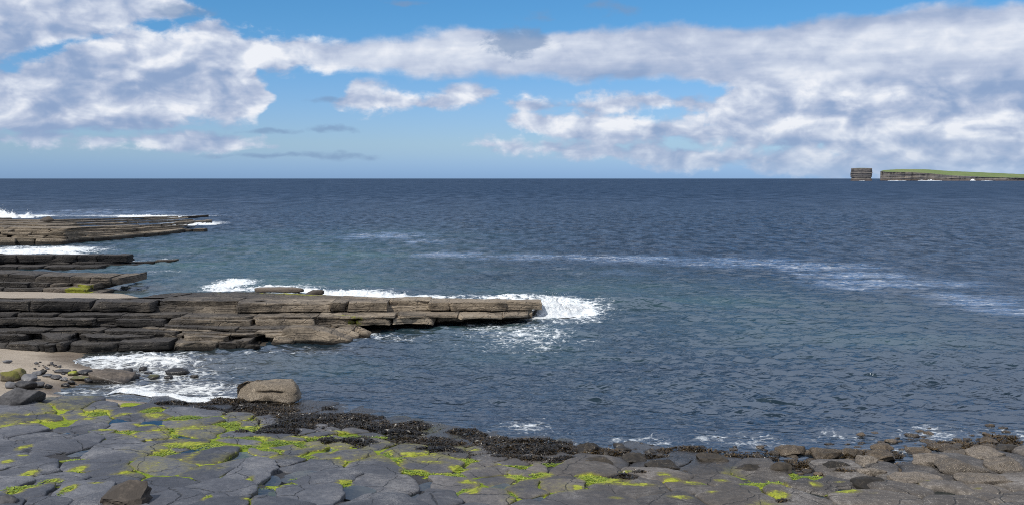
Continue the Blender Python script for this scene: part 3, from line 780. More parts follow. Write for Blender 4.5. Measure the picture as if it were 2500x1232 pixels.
# ---------------- three ledges farther off
dark_algae = lambda x, y, z: np.where((np.abs(x - at_d(183, 66)[0]) < 0.9) & (y < 67.6), 0.75, 0.0) + np.where((np.abs(x - at_d(210, 65)[0]) < 0.7) & (z > .45) & (y < 66), 0.6, 0.0)
build_ledge('rock_ledge', 'dark blocky ledge behind the pale sand with yellow-green algae on its blocks', [
    dict(z=1.42, dip=.055, th=.52, line=[(-220, 65.8), (0, 66.9), (130, 67.4), (200, 68.0), (260, 68.6), (300, 69.4), (328, 70.6)], depth=2.6, w=(.9, 2.6), jit=.10, gapk=1.4, over=.05, hj=.05),
    dict(z=.95, dip=.05, th=.30, line=[(-220, 65.3), (0, 66.4), (140, 66.7), (165, 67.4), (185, 67.3), (210, 66.9), (260, 69.0), (310, 73)], depth=4.0, w=(1.2, 3), jit=.15),
    dict(z=.66, dip=.03, th=.28, line=[(-220, 64.9), (0, 65.8), (120, 66.0), (205, 66.2), (215, 67.0), (270, 70), (300, 72)], depth=4.0, w=(1.5, 3.5), jit=.15),
    dict(z=.42, dip=.03, th=.6, line=[(-220, 64.5), (0, 65.4), (120, 65.6), (233, 65.9)], depth=3.0, w=(2.0, 4.5), jit=.12),
], -33.0, M_LEDGE_DARK, 15, res=1.3, algae_fn=dark_algae)
build_ledge('rock_ledge', 'low ledge with a row of squared blocks above a dark shadowed recess', [
    dict(z=1.22, dip=.035, th=.60, line=[(-220, 85.5), (0, 87.0), (150, 88.5), (310, 91.2)], depth=1.6, w=(1.2, 2.3), jit=.12, gapk=2.6, over=.08, hj=.05),
    dict(z=.62, dip=.035, th=.25, line=[(-220, 86.2), (0, 87.6), (180, 89.0), (240, 89.6), (290, 91)], depth=4.0, w=(2, 5), jit=.25),
    dict(z=.36, dip=.02, th=.75, line=[(-220, 84.6), (0, 85.6), (150, 86.4), (238, 87.0)], depth=4.0, w=(.8, 1.9), jit=.12, gapk=1.6),
    dict(z=.20, dip=.01, th=.6, line=[(236, 88.6), (300, 89.8), (345, 90.6)], depth=1.5, w=(1.2, 3), jit=.1),
    dict(z=.30, dip=.012, th=.6, line=[(306, 92.2), (360, 93.0), (425, 94.4)], depth=1.2, w=(.8, 2.0), jit=.15, hj=.12),
], -44.0, M_LEDGE_DARK, 25, res=1.6)
far_ledge = build_ledge('rock_ledge', 'farthest and widest ledge of many thin tan beds, reaching into open water', [
    dict(z=2.58, dip=.03, dipy=.024, th=.22, line=[(-260, 127), (0, 131), (100, 134), (180, 141), (250, 150), (330, 162), (400, 172)], depth=8.0, w=(3, 8), jit=.7, hj=.10),
    dict(z=2.42, dip=.03, dipy=.024, th=.22, line=[(-260, 125), (0, 128), (110, 130), (190, 137), (280, 147), (360, 160), (420, 170)], depth=8.0, w=(2.5, 6), jit=.7, hj=.10),
    dict(z=2.26, dip=.03, dipy=.024, th=.24, line=[(-260, 121), (0, 124.5), (120, 126), (200, 133), (300, 142), (385, 156), (430, 164)], depth=9.0, w=(2, 6), jit=.6, hj=.10),
    dict(z=2.06, dip=.04, dipy=.02, th=.28, line=[(-260, 118), (0, 119.8), (160, 121), (200, 127), (320, 136), (420, 152), (436, 160)], depth=9.0, w=(1.6, 5), jit=.4, hj=.08),
    dict(z=1.80, dip=.04, dipy=.02, th=.30, line=[(-260, 117.8), (0, 119.4), (160, 120.6), (200, 126), (320, 134), (410, 146)], depth=9.0, w=(1.6, 5), jit=.4),
    dict(z=1.52, dip=.04, dipy=.02, th=.32, line=[(-260, 117.5), (0, 119.0), (160, 120.2), (190, 123.5), (270, 129.5), (400, 143)], depth=9.0, w=(1.6, 4), jit=.4, over=.1),
    dict(z=1.20, dip=.04, dipy=.012, th=.34, line=[(-260, 117.3), (0, 118.7), (160, 119.8), (180, 123), (270, 128.5), (400, 141.2)], depth=9.0, w=(1.6, 4), jit=.5),
    dict(z=.86, dip=.03, th=1.2, line=[(-260, 117), (0, 118), (160, 119), (176, 122), (265, 127), (330, 133), (408, 140)], depth=8.0, w=(1.4, 4), jit=.4, gapk=2, over=.2),
    dict(z=.62, dip=.02, th=.9, line=[(404, 146.5), (462, 147.5)], depth=2.2, w=(3, 6), jit=.1),
    dict(z=.42, dip=.0, th=.7, line=[(470, 148.5), (497, 149)], depth=1.8, w=(3, 4), jit=.1),
    dict(z=.75, dip=.02, th=1.2, line=[(430, 168), (470, 170), (500, 174)], depth=4, w=(2, 4), jit=.6),
    dict(z=.40, dip=.0, th=.9, line=[(440, 196), (500, 204)], depth=3, w=(3, 6), jit=.6),
], -61.0, M_LEDGE_FAR, 35, res=3.0)

# ---------------- sand lying behind the long ledge
def mat_sand():
    m, g = mat_begin('beach_sand')
    p = g.pos(); x, y, z = g.sep(p)
    n = g.noise(p, 0.7, 5.0, 0.6); n2 = g.noise(p, 9.0, 4.0, 0.6); n3 = g.noise(p, 55.0, 2.0, 0.5)
    c = g.ramp(n * 0.6 + n2 * 0.4, [(0.32, (0.25, 0.205, 0.155)), (0.5, (0.34, 0.288, 0.228)), (0.7, (0.43, 0.375, 0.31))])
    wet = g.smooth(z + (n - 0.5) * 0.14, 0.15, 0.02)
    c = g.mix(wet, c, g.mix(1.0, c, (0.46, 0.43, 0.40), 'MULTIPLY'))
    rock = g.attr('rock')
    bits = g.smooth(g.voro(p, 3.2), 0.16, 0.10) * g.smooth(n, 0.5, 0.62)
    c = g.mix(bits * 0.85, c, (0.035, 0.033, 0.036))
    rk = g.ramp(n2 * 0.6 + n * 0.4, [(0.3, (0.020, 0.020, 0.023)), (0.7, (0.060, 0.060, 0.066))])
    c = g.mix(g.smooth(rock + (n2 - 0.5) * 0.4, 0.4, 0.6), c, rk)
    al = g.attr('algae'); ga = g.attr('algae_hue')
    nm = g.noise(p, 2.4, 5.0, 0.68, dist=0.6)
    aa = g.smooth(al + (nm - 0.5) * 1.7 + (n2 - 0.5) * 0.7, 0.30, 0.42)
    ac = g.ramp(n2 * 0.30 + nm * 0.55 + n3 * 0.2 + (ga - 0.5) * 0.35, [(0.30, (0.060, 0.105, 0.004)), (0.5, (0.145, 0.205, 0.006)), (0.72, (0.29, 0.34, 0.02)), (0.95, (0.48, 0.50, 0.16))])
    c = g.mix(aa, c, ac)
    mat_end(g, pbr(g, c, g.lin(wet, 0, 1, 0.9, 0.35), g.bump(n2 * 0.6 + n3 * 0.6 + aa * (0.4 + nm), 0.9, 0.06), 0.35))
    return m
M_SAND = mat_sand()
def build_sand_bank():
    nu, nt = 140, 40
    pxs = np.linspace(-320, 470, nu); V = []
    for j in range(nt):
        t = j / (nt - 1)
        for px in pxs:
            d0 = float(np.interp(px, [-320, 0, 200, 400, 470], [46.2, 47.5, 48.7, 50.6, 53])); a = at_d(px, d0)
            z0 = LONG_Z - LONG_DIP * (a[0] - LONG_X) - 0.02 + 0.06 * float(np.interp(px, [0, 420], [1, 0]))
            d1 = float(np.interp(px, [-320, 0, 230, 300, 470], [66, 67.5, 68, 69, 62])); z1 = float(np.interp(px, [-320, 0, 230, 300, 380, 470], [.42, .30, .12, -.05, -.25, .2]))
            b = at_d(px, d0 + (d1 - d0) * t)
            z = z0 + (z1 - z0) * (t ** 0.92)
            V.append((b[0], b[1], z))
    V = np.array(V); V[:, 2] += 0.03 * fbm(V[:, 0] * .5, V[:, 1] * .5, 0, 3, 61)
    Z = np.zeros(len(V))
    o = mesh_obj('sand_bank', V, grid_faces(nt, nu), M_SAND, attrs=dict(algae=Z, rock=Z, algae_hue=Z))
    tag(o, kind='structure')
build_sand_bank()

# ================================================================ near shore: ground under the slabs
ALGAE_PX = [(230, 1015, 45, 12, 1), (95, 1035, 20, 16, 1), (140, 1037, 40, 7, 1), (215, 1030, 25, 6, 1), (18, 1045, 16, 12, .9), (255, 1055, 30, 5, 1), (310, 1060, 32, 7, 1), (300, 1018, 25, 9, .9), (325, 988, 25, 7, 1), (365, 1005, 25, 12, 1), (380, 1020, 40, 10, .9), (450, 1025, 35, 12, 1),
    (480, 1052, 55, 12, .8), (350, 1045, 40, 5, 1), (410, 1068, 30, 5, .7), (470, 1090, 90, 9, 1), (560, 1095, 70, 9, 1), (400, 1112, 30, 11, 1), (475, 1118, 14, 13, 1), (55, 1100, 18, 11, 1), (60, 1120, 16, 7, 1), (20, 1135, 18, 8, .9), (190, 1128, 40, 6, 1), (195, 1150, 22, 13, 1), (75, 1160, 22, 9, 1), (310, 1162, 26, 7, 1),
    (130, 1178, 26, 7, 1), (60, 1195, 45, 7, 1), (170, 1198, 18, 17, 1), (40, 1205, 30, 7, .9), (110, 1190, 30, 5, .9), (235, 1190, 28, 4, .9), (610, 1175, 12, 11, 1), (505, 1220, 10, 13, 1), (600, 1225, 20, 5, .9), (120, 1008, 70, 6, .6), (40, 1018, 50, 7, .6), (150, 990, 50, 6, .6), (260, 1000, 50, 4, .6),
    (560, 1040, 40, 12, 1), (600, 1050, 50, 12, 1), (650, 1055, 45, 10, 1), (620, 1075, 60, 9, 1), (700, 1085, 60, 9, 1), (740, 1072, 40, 7, .9), (660, 1105, 40, 7, 1), (745, 1120, 28, 7, 1), (800, 1075, 50, 6, 1), (860, 1070, 50, 6, 1), (830, 1060, 30, 5, .9), (812, 1110, 16, 13, 1), (825, 1125, 14, 7, 1), (930, 1072, 30, 5, 1),
    (950, 1110, 18, 13, 1), (975, 1128, 20, 9, 1), (1000, 1115, 40, 12, .8), (1050, 1135, 60, 10, .8), (1010, 1155, 40, 7, 1), (1090, 1165, 40, 7, 1), (1120, 1150, 30, 7, 1), (1140, 1185, 30, 7, 1), (1155, 1210, 20, 9, 1), (840, 1185, 22, 9, 1), (675, 1195, 24, 4, .9), (700, 1035, 40, 6, .8), (860, 1045, 30, 5, .8),
    (1130, 1130, 40, 7, 1), (1260, 1143, 55, 4, 1), (1340, 1138, 40, 4, 1), (1250, 1170, 30, 10, 1), (1270, 1175, 40, 6, 1), (1325, 1165, 28, 11, 1), (1440, 1172, 40, 16, 1), (1490, 1182, 50, 12, 1), (1550, 1192, 60, 6, .9), (1530, 1158, 20, 7, .8), (1150, 1205, 28, 14, 1), (1500, 1225, 30, 7, .9), (1410, 1198, 14, 8, 1), (1250, 1215, 20, 11, .8),
    (1620, 1168, 20, 7, 1), (1640, 1178, 25, 7, 1), (1690, 1185, 30, 8, 1), (1660, 1225, 40, 8, .9), (1895, 1190, 25, 13, 1), (1930, 1158, 12, 7, 1), (1970, 1170, 42, 7, 1), (1990, 1196, 20, 9, 1), (1900, 1218, 28, 13, 1), (2070, 1213, 42, 6, 1), (2130, 1216, 30, 4, .9), (2050, 1187, 25, 4, .8), (1840, 1188, 40, 9, 1), (1760, 1180, 26, 7, .9),
    (2390, 1205, 14, 4, .9), (1740, 1215, 20, 6, .8), (1160, 1105, 20, 6, .7), (2260, 1190, 30, 4, .7)]
POOLS_PX = [(295, 1032, 26, 6), (366, 1037, 9, 6), (160, 1060, 12, 4), (212, 1066, 12, 4), (442, 1067, 12, 4), (470, 1102, 30, 8), (198, 1104, 13, 6), (585, 1118, 28, 7), (672, 1175, 18, 6), (665, 1202, 27, 9), (750, 1162, 20, 8), (848, 1205, 24, 8), (773, 1077, 9, 6), (812, 1104, 8, 7), (1028, 1184, 12, 6), (1000, 1215, 16, 6),
    (2100, 1203, 36, 5), (2330, 1216, 30, 5), (1215, 1196, 12, 7), (1330, 1222, 14, 6), (1985, 1212, 14, 5)]
def ground_pt(px, py):
    z = 0.3
    for _ in range(6):
        p = at_z(px, py, z); z = float(terrain_z(p[0], p[1]))
    return np.array((p[0], p[1], z))
def px_patches(items, zlift=0.12):
    out = []
    for it in items:
        px, py, rx, ry = it[:4]
        c = ground_pt(px, py)
        wx = rx / FPX * c[1]; wy = ry / FPX * c[1] * c[1] / (CAM_H - c[2] - zlift)
        out.append((c[0], c[1], wx, wy, it[4] if len(it) > 4 else 1.0))
    return out
ALGAE = px_patches(ALGAE_PX); POOLS = px_patches(POOLS_PX)
def patch_field(x, y, patches):
    x = np.asarray(x, float); y = np.asarray(y, float)
    A = np.array(patches)
    if x.size == 1:
        q = ((x - A[:, 0]) / A[:, 2]) ** 2 + ((y - A[:, 1]) / A[:, 3]) ** 2
        return (A[:, 4] * np.exp(-q * 0.75)).max()
    shp = x.shape; x = x.ravel(); y = y.ravel(); r = np.zeros(x.size)
    x0, x1, y0, y1 = x.min(), x.max(), y.min(), y.max()
    for (cx, cy, wx, wy, s) in patches:
        if cx + 3 * wx < x0 or cx - 3 * wx > x1 or cy + 3 * wy < y0 or cy - 3 * wy > y1: continue
        k = np.flatnonzero((np.abs(x - cx) < 3 * wx) & (np.abs(y - cy) < 3 * wy))
        q = ((x[k] - cx) / wx) ** 2 + ((y[k] - cy) / wy) ** 2
        r[k] = np.maximum(r[k], s * np.exp(-q * 0.75))
    return r.reshape(shp)
_sl = np.array([at_z(a, b, 0.3)[:2] for a, b in [(-400, 1022), (0, 1012), (130, 1003), (260, 993), (430, 976)]])
def sand_side(x, y):
    """positive on the sand of the cove"""
    return np.minimum(y - np.interp(x, _sl[:, 0], _sl[:, 1]), (at_z(440, 985, 0.2)[0] - x))
POOL_LEVEL = []
def gen_algae(X, Y):
    """weed that fills the joints almost everywhere on the left half"""
    return 0.72 * sstep(fbm(X * 0.33, Y * 0.33, 0, 3, 81) - 0.03 * np.clip(X - 1, 0, 8), -0.22, 0.25)
def build_ground():
    ys = np.concatenate([np.arange(-8, 17.5, 0.6), np.arange(17.5, 37.0, 0.10), np.arange(37.0, 52.0, 0.22)])
    xs = np.concatenate([np.arange(-46, -19, 0.5), np.arange(-19, 21, 0.11), np.arange(21, 46, 0.5)])
    Y, X = np.meshgrid(ys, xs, indexing='ij')
    Z = terrain_z(X, Y)
    algae = patch_field(X, Y, ALGAE)
    ss = sand_side(X, Y)
    rock = np.where(ss > 0, 0.0, 1.0) * np.ones_like(X)
    rock = np.clip(0.5 - ss * 1.2, 0, 1)
    # hollows that hold water
    for (cx, cy, wx, wy, s) in POOLS:
        q = ((X - cx) / (wx * 1.5)) ** 2 + ((Y - cy) / (wy * 1.5)) ** 2
        Z -= 0.14 * np.exp(-q * 0.8)
    gen = gen_algae(X, Y) * (Y < shore_y(X) - 0.4) * (ss < 0.6) * (Y > 17)
    algae = np.maximum(algae, gen)
    Z += 0.05 * algae + 0.012 * fbm(X * 6, Y * 6, 0, 2, 83)
    algae_hue = 0.5 + 0.5 * fbm(X * 0.4, Y * 0.4, 0, 2, 84) + np.clip((-4 - X) * 0.03, 0, .3)  # patchy shift of the algae colour from deep green to yellow, stronger leftwards
    o = mesh_obj('shore', np.stack([X, Y, Z], -1).reshape(-1, 3), grid_faces(len(ys), len(xs)), M_SAND, attrs=dict(algae=algae, rock=rock, algae_hue=algae_hue))
    tag(o, kind='structure')
    return o
SHORE = build_ground()

# ---------------- pavement of slabs
def mat_slab():
    m, g = mat_begin('pavement_rock')
    p = g.pos(); x, y, z = g.sep(p)
    rnd = g.new('ObjectInfo', out='Random')
    n = g.noise(p, 0.8, 5.0, 0.6); n2 = g.noise(p, 7.0, 5.0, 0.66); n3 = g.noise(p, 40.0, 3.0, 0.6)
    v = n * 0.40 + n2 * 0.42 + n3 * 0.24 - 0.03 + (rnd - 0.5) * 0.24
    blue = g.ramp(v, [(0.30, (0.034, 0.037, 0.046)), (0.50, (0.064, 0.068, 0.081)), (0.66, (0.118, 0.121, 0.134))])
    brown = g.ramp(v, [(0.30, (0.034, 0.030, 0.027)), (0.50, (0.080, 0.068, 0.056)), (0.66, (0.150, 0.128, 0.106))])
    w = g.smooth(x + (n - 0.5) * 5.0 + (y - 25.0) * 0.55 + (rnd - 0.5) * 3.0, -6.0, 3.0)
    c = g.mix(w, blue, brown)
    # pale scuffs where the surf scours the crowns, dark pits
    sc = g.smooth(n, 0.46, 0.68) * g.smooth(n3 + n2 * 0.5, 0.64, 0.92)
    c = g.mix(sc * 0.55, c, (0.26, 0.255, 0.25))
    pit = g.smooth(g.voro(p, 5.5), 0.075, 0.045) * g.smooth(n2, 0.45, 0.6)
    c = g.mix(pit * 0.9, c, (0.010, 0.010, 0.012))
    bar = g.smooth(g.voro(p, 26.0), 0.30, 0.14) * g.smooth(x + (n - 0.5) * 8.0, 2.0, 9.0) * g.smooth(n2, 0.44, 0.58)
    c = g.mix(bar * 0.8, c, (0.46, 0.43, 0.38))
    rim = g.attr('rim'); al = g.attr('algae')
    c = g.mix(g.smooth(rim, 0.80, 1.0) * 0.35, c, (0.020, 0.020, 0.020))
    # olive film, then bright weed, both following the wet joints
    film = g.smooth(al * 1.0 + rim * 0.34 + (n - 0.5) * 0.9 + (n2 - 0.5) * 0.5, 0.42, 0.75)
    c = g.mix(film * 0.75, c, g.mix(n2, (0.085, 0.078, 0.018), (0.20, 0.18, 0.035)))
    br = g.smooth(al * 0.95 + rim * 0.30 + (n2 - 0.5) * 1.0 + (n - 0.5) * 1.0, 0.66, 0.80)
    c = g.mix(br, c, g.ramp(n2 * 0.7 + n3 * 0.3, [(0.35, (0.11, 0.14, 0.006)), (0.52, (0.25, 0.27, 0.012)), (0.70, (0.42, 0.42, 0.07))]))
    wet = g.smooth(z + (n - 0.5) * 0.12, 0.22, 0.08)
    c = g.mix(wet * 0.75, c, (0.014, 0.013, 0.013))
    hair = g.voro(g.vadd(p, g.vmul(g.new('TexNoise', {'Vector': p, 'Scale': 0.8, 'Detail': 4.0}, 1), (1.4, 1.4, 0.0))), 0.55, 'DISTANCE_TO_EDGE')
    crk = g.smooth(hair, 0.013, 0.0) * g.smooth(n2, 0.40, 0.52)
    c = g.mix(crk * 0.8, c, (0.013, 0.013, 0.014))
    h = n * 0.5 + n2 * 0.30 + n3 * 0.12 - pit * 0.25 - crk * 0.3 + br * 0.08
    mat_end(g, pbr(g, c, g.lin(wet + n2 * 0.4, 0.2, 1.2, 0.62, 0.22), g.bump(h, 1.0, 0.12), 0.42))
    return m
M_SLAB = mat_slab()
def mat_pool():
    m, g = mat_begin('pool_water')
    p = g.pos()
    nrm = g.bump(g.noise(p, 5.0, 2.0, 0.5), 0.05, 0.03)
    deep = g.new('MixShader', {0: 0.45, 1: g.new('BsdfDiffuse', {'Color': (0.012, 0.018, 0.020)}), 2: g.new('BsdfTransparent', {'Color': (0.75, 0.85, 0.8)})})
    fr = g.new('Fresnel', {'IOR': 1.33, 'Normal': nrm})
    mat_end(g, g.new('MixShader', {0: g.m('ADD', fr, 0.02), 1: deep, 2: g.new('BsdfGlossy', {'Color': (0.9, 0.93, 0.97), 'Roughness': 0.03, 'Normal': nrm})}))
    return m
M_POOL = mat_pool()

def clip_poly(poly, nx, ny, c):
    out = []
    for i in range(len(poly)):
        a, b = poly[i], poly[(i + 1) % len(poly)]
        da = a[0] * nx + a[1] * ny - c; db = b[0] * nx + b[1] * ny - c
        if da <= 0: out.append(a)
        if (da < 0) != (db < 0) and abs(da - db) > 1e-12:
            t = da / (da - db); out.append((a[0] + (b[0] - a[0]) * t, a[1] + (b[1] - a[1]) * t))
    return out
def chaikin(P, it=2, k=0.22):
    for _ in range(it):
        Q = np.roll(P, -1, 0); P = np.stack([P * (1 - k) + Q * k, P * k + Q * (1 - k)], 1).reshape(-1, 2)
    return P
def resample(P, n):
    Q = np.vstack([P, P[:1]]); s = np.concatenate([[0], np.cumsum(np.linalg.norm(np.diff(Q, axis=0), axis=1))])
    t = np.linspace(0, s[-1], n, endpoint=False)
    return np.stack([np.interp(t, s, Q[:, 0]), np.interp(t, s, Q[:, 1])], -1)
def slab_seeds():
    rg = np.random.default_rng(21)
    seeds = []
    for i, (cx, cy, wx, wy, s) in enumerate(POOLS): seeds.append((cx, cy, 0.5 * (wx + wy), 'pool', wx, wy))
    for (cx, cy, wx, wy, s) in ALGAE:
        if wx > 0.34 and s >= 1 and all((cx - q[0]) ** 2 + (cy - q[1]) ** 2 > 0.6 for q in seeds): seeds.append((cx, cy, 0.4, 'algae', wx * .62, wy * .62))
    SA = np.zeros((2000, 3)); SK = np.zeros(2000, bool); n = len(seeds)
    for i, q in enumerate(seeds): SA[i] = q[:3]
    N = 9000
    X = rg.uniform(-15.5, 15.5, N); Y = rg.uniform(19.3, 34.8, N); U = rg.uniform(0.72, 1.3, N)
    ok = (np.abs(X) < 0.56 * Y + 1.0) & (shore_y(X) - Y > np.where(X > 3.5, np.minimum(1.9, (X - 3.5) * .5), -0.1)) & (sand_side(X, Y) < 0.5)
    RR = np.maximum(0.55, (1.18 + 0.75 * vn3(X * 0.35, Y * 0.35, 0, 55) - 0.022 * (Y - 22)) * U)
    RR = np.where(X > 3.5, np.maximum(0.42, RR * 0.66), RR)
    for x, y, r in zip(X[ok], Y[ok], RR[ok]):
        d2 = (SA[:n, 0] - x) ** 2 + ((SA[:n, 1] - y) * 0.85) ** 2
        lim = np.where(SK[:n], 0.5 * (r + SA[:n, 2]), 0.30 * r + 0.60 * SA[:n, 2]) ** 2
        if (d2 > lim).all():
            seeds.append((x, y, r, 'slab')); SA[n] = (x, y, r); SK[n] = True; n += 1
    return seeds
def warp_plan(Q):
    x, y = Q[:, 0], Q[:, 1]
    return Q + np.stack([0.34 * fbm(x * 0.75, y * 0.75, 0, 3, 171) + 0.06 * fbm(x * 3.2, y * 3.2, 0, 3, 173), 0.34 * fbm(x * 0.75, y * 0.75, 9, 3, 172) + 0.06 * fbm(x * 3.2, y * 3.2, 9, 3, 174)], -1)
def build_pavement():
    seeds = slab_seeds(); P = np.array([q[:2] for q in seeds]); count = 0; pools = []
    for i, sd in enumerate(seeds):
        cx, cy, r, kind = sd[:4]
        R = 2.1
        poly = [(cx + R * cos(t), cy + R * sin(t)) for t in np.linspace(0, 2 * pi, 24, endpoint=False)]
        dd = (P[:, 0] - cx) ** 2 + (P[:, 1] - cy) ** 2
        for j in np.argsort(dd)[1:26]:
            mx, my = 0.5 * (P[j] + (cx, cy)); nx, ny = P[j] - (cx, cy); l = math.hypot(nx, ny); nx /= l; ny /= l
            if kind == 'algae': continue
            rj = seeds[j][2]; sh = 0.0; gap = 0.012
            if kind == 'slab' and seeds[j][3] == 'slab':
                sh = np.clip(0.28 * (r - rj), -.25, .25); gap = 0.012 + 0.09 * float(patch_field(mx, my, ALGAE)) ** 2 + 0.024 * float(gen_algae(np.array(mx), np.array(my)))
                if (min(i, j) * 7919 + max(i, j) * 104729) % 100 < 30: gap = -0.03
            elif kind == 'slab':      # the hollow keeps its own size, the slab takes the rest
                sj = seeds[j]; sup = math.hypot(sj[4] * nx, sj[5] * ny); sh = 0.5 * l - min(0.5 * l, sup); gap = 0.03
            elif kind == 'pool':
                sup = math.hypot(sd[4] * nx, sd[5] * ny); sh = min(0.5 * l, sup) - 0.5 * l; gap = -0.10
            poly = clip_poly(poly, nx, ny, mx * nx + my * ny + sh - gap)
            if len(poly) < 3: break
        if len(poly) < 3 or kind == 'algae': continue
        if kind == 'pool':
            pools.append((i, np.array(poly))); continue
        Q = chaikin(resample(np.array(poly), 22), 2, 0.25); n = 52
        Q = resample(warp_plan(Q), n); c = Q.mean(0)
        ang = np.arctan2(Q[:, 1] - c[1], Q[:, 0] - c[0])
        wob = np.ones(n)
        size = np.linalg.norm(Q - c, axis=1).mean()
        if size < 0.16: continue
        rg = np.random.default_rng(300 + i)
        crown = 0.02 + 0.035 * size * rg.uniform(0.2, 1.3); lift = rg.uniform(0.045, 0.07)
        tx, ty = rg.normal(0, 0.016), rg.normal(0, 0.016)
        right = float(sstep(np.array(c[0]), 2.0, 9.0))
        crown *= 1 + 1.3 * right; lift += rg.uniform(-.03, .05) * right
        ss = [1.0, 1.0, 0.994, 0.978, 0.94, 0.84, 0.62, 0.38, 0.15]
        zz = [-0.30, -0.06, -0.016, 0.0, 0.35, 0.62, 0.85, 0.96, 1.0]
        V = []; rim = []
        for k, (s_, hz) in enumerate(zip(ss, zz)):
            q = c + (Q - c) * (s_ * (wob if s_ > .5 else 1)[:, None] if s_ > .5 else s_)
            base = terrain_z(q[:, 0], q[:, 1]) * 0.35 + float(terrain_z(c[0], c[1])) * 0.65
            z = base + lift + (crown * hz if hz > 0 else hz) + tx * (q[:, 0] - c[0]) + ty * (q[:, 1] - c[1])
            if k > 1: z = z + 0.045 * fbm(q[:, 0] * 1.1, q[:, 1] * 1.6, i * 3.3, 3, 58)
            V.append(np.column_stack([q, z])); rim.append(np.full(n, [1, 1, .92, .66, .46, .26, .1, 0, 0][k]))
        V.append(np.array([[c[0], c[1], V[-1][:, 2].mean() + 0.002]])); rim.append([0.0])
        V = np.vstack(V); rim = np.concatenate(rim)
        F = list(map(tuple, grid_faces(len(ss), n, True))); b0 = (len(ss) - 1) * n
        F += [(b0 + k, b0 + (k + 1) % n, len(V) - 1, len(V) - 1) for k in range(n)]
        F = np.array(F)
        al = np.maximum(patch_field(V[:, 0], V[:, 1], ALGAE), 0.72 * gen_algae(V[:, 0], V[:, 1]))
        o = mesh_obj('slab', V, F[:-n], M_SLAB, SHORE, attrs=dict(rim=rim, algae=al))
        # close the crown
        bm = bmesh.new(); bm.from_mesh(o.data); bm.verts.ensure_lookup_table()
        for k in range(n):
            f = bm.faces.new((bm.verts[b0 + k], bm.verts[b0 + (k + 1) % n], bm.verts[len(V) - 1])); f.smooth = True
        bm.to_mesh(o.data); bm.free()
        count += 1
    for (i, poly) in pools:
        cx, cy, r, _ = seeds[i][:4]
        Q = resample(warp_plan(chaikin(poly, 2)), 30); c = Q.mean(0); Q = c + (Q - c) * 1.35
        z = float(terrain_z(cx, cy)) + 0.012
        V = np.vstack([np.column_stack([Q, np.full(30, z)]), [[c[0], c[1], z]]])
        bmv = bpy.data.meshes.new('rock_pool'); bmv.from_pydata([tuple(v) for v in V], [], [(k, (k + 1) % 30, 30) for k in range(30)]); bmv.materials.append(M_POOL)
        o = link(bpy.data.objects.new('pool_water', bmv), SHORE)
    print('slabs', count, 'pools', len(pools))
build_pavement()

# ================================================================ loose boulders
def ico(sub):
    bm = bmesh.new(); bmesh.ops.create_icosphere(bm, subdivisions=sub, radius=1.0)
    V = np.array([v.co[:] for v in bm.verts]); F = np.array([[v.index for v in f.verts] for f in bm.faces]); bm.free()
    return V, F
ICO = {k: ico(k) for k in (2, 3, 4, 5)}
def mat_boulder(name, base, light, film=None, barn=0.0, wet=0.25):
    m, g = mat_begin(name)
    p = g.pos(); x, y, z = g.sep(p)
    n = g.noise(p, 1.6, 5.0, 0.62); n2 = g.noise(p, 9.0, 5.0, 0.66); rnd = g.new('ObjectInfo', out='Random')
    c = g.mix(g.smooth(n * 0.5 + n2 * 0.5 + (rnd - 0.5) * 0.25, 0.36, 0.66), base, light)
    nz = g.sep(g.new('NewGeometry', out='Normal'))[2]
    if film:
        c = g.mix(g.smooth(nz + (n - 0.5) * 1.6 + (n2 - .5), 0.0, 0.7), c, g.mix(n2, tuple(q * 0.55 for q in film), tuple(q * 1.3 for q in film)))
    h = n * 0.5 + n2 * 0.4
    if barn:
        v = g.voro(p, 30.0); k = g.smooth(n * 0.6 + n2 * 0.4 + nz * 0.10, 0.62 - barn * 0.28, 0.74 - barn * 0.28)
        sp = g.smooth(v, 0.50, 0.25) * k
        tone = g.new('SeparateColor', {0: g.voro(p, 30.0, out=1)})
        c = g.mix(sp * 0.7, c, g.mix(tone, (0.16, 0.12, 0.085), (0.50, 0.43, 0.33)))
        h = h + sp * 0.5
    c = g.mix(g.smooth(z + (n2 - 0.5) * 0.2, wet, wet - 0.16) * 0.85, c, (0.012, 0.011, 0.011))
    mat_end(g, pbr(g, c, g.lin(z, wet - 0.1, wet + 0.15, 0.30, 0.82), g.bump(h, 1.0, 0.07), 0.4))
    return m
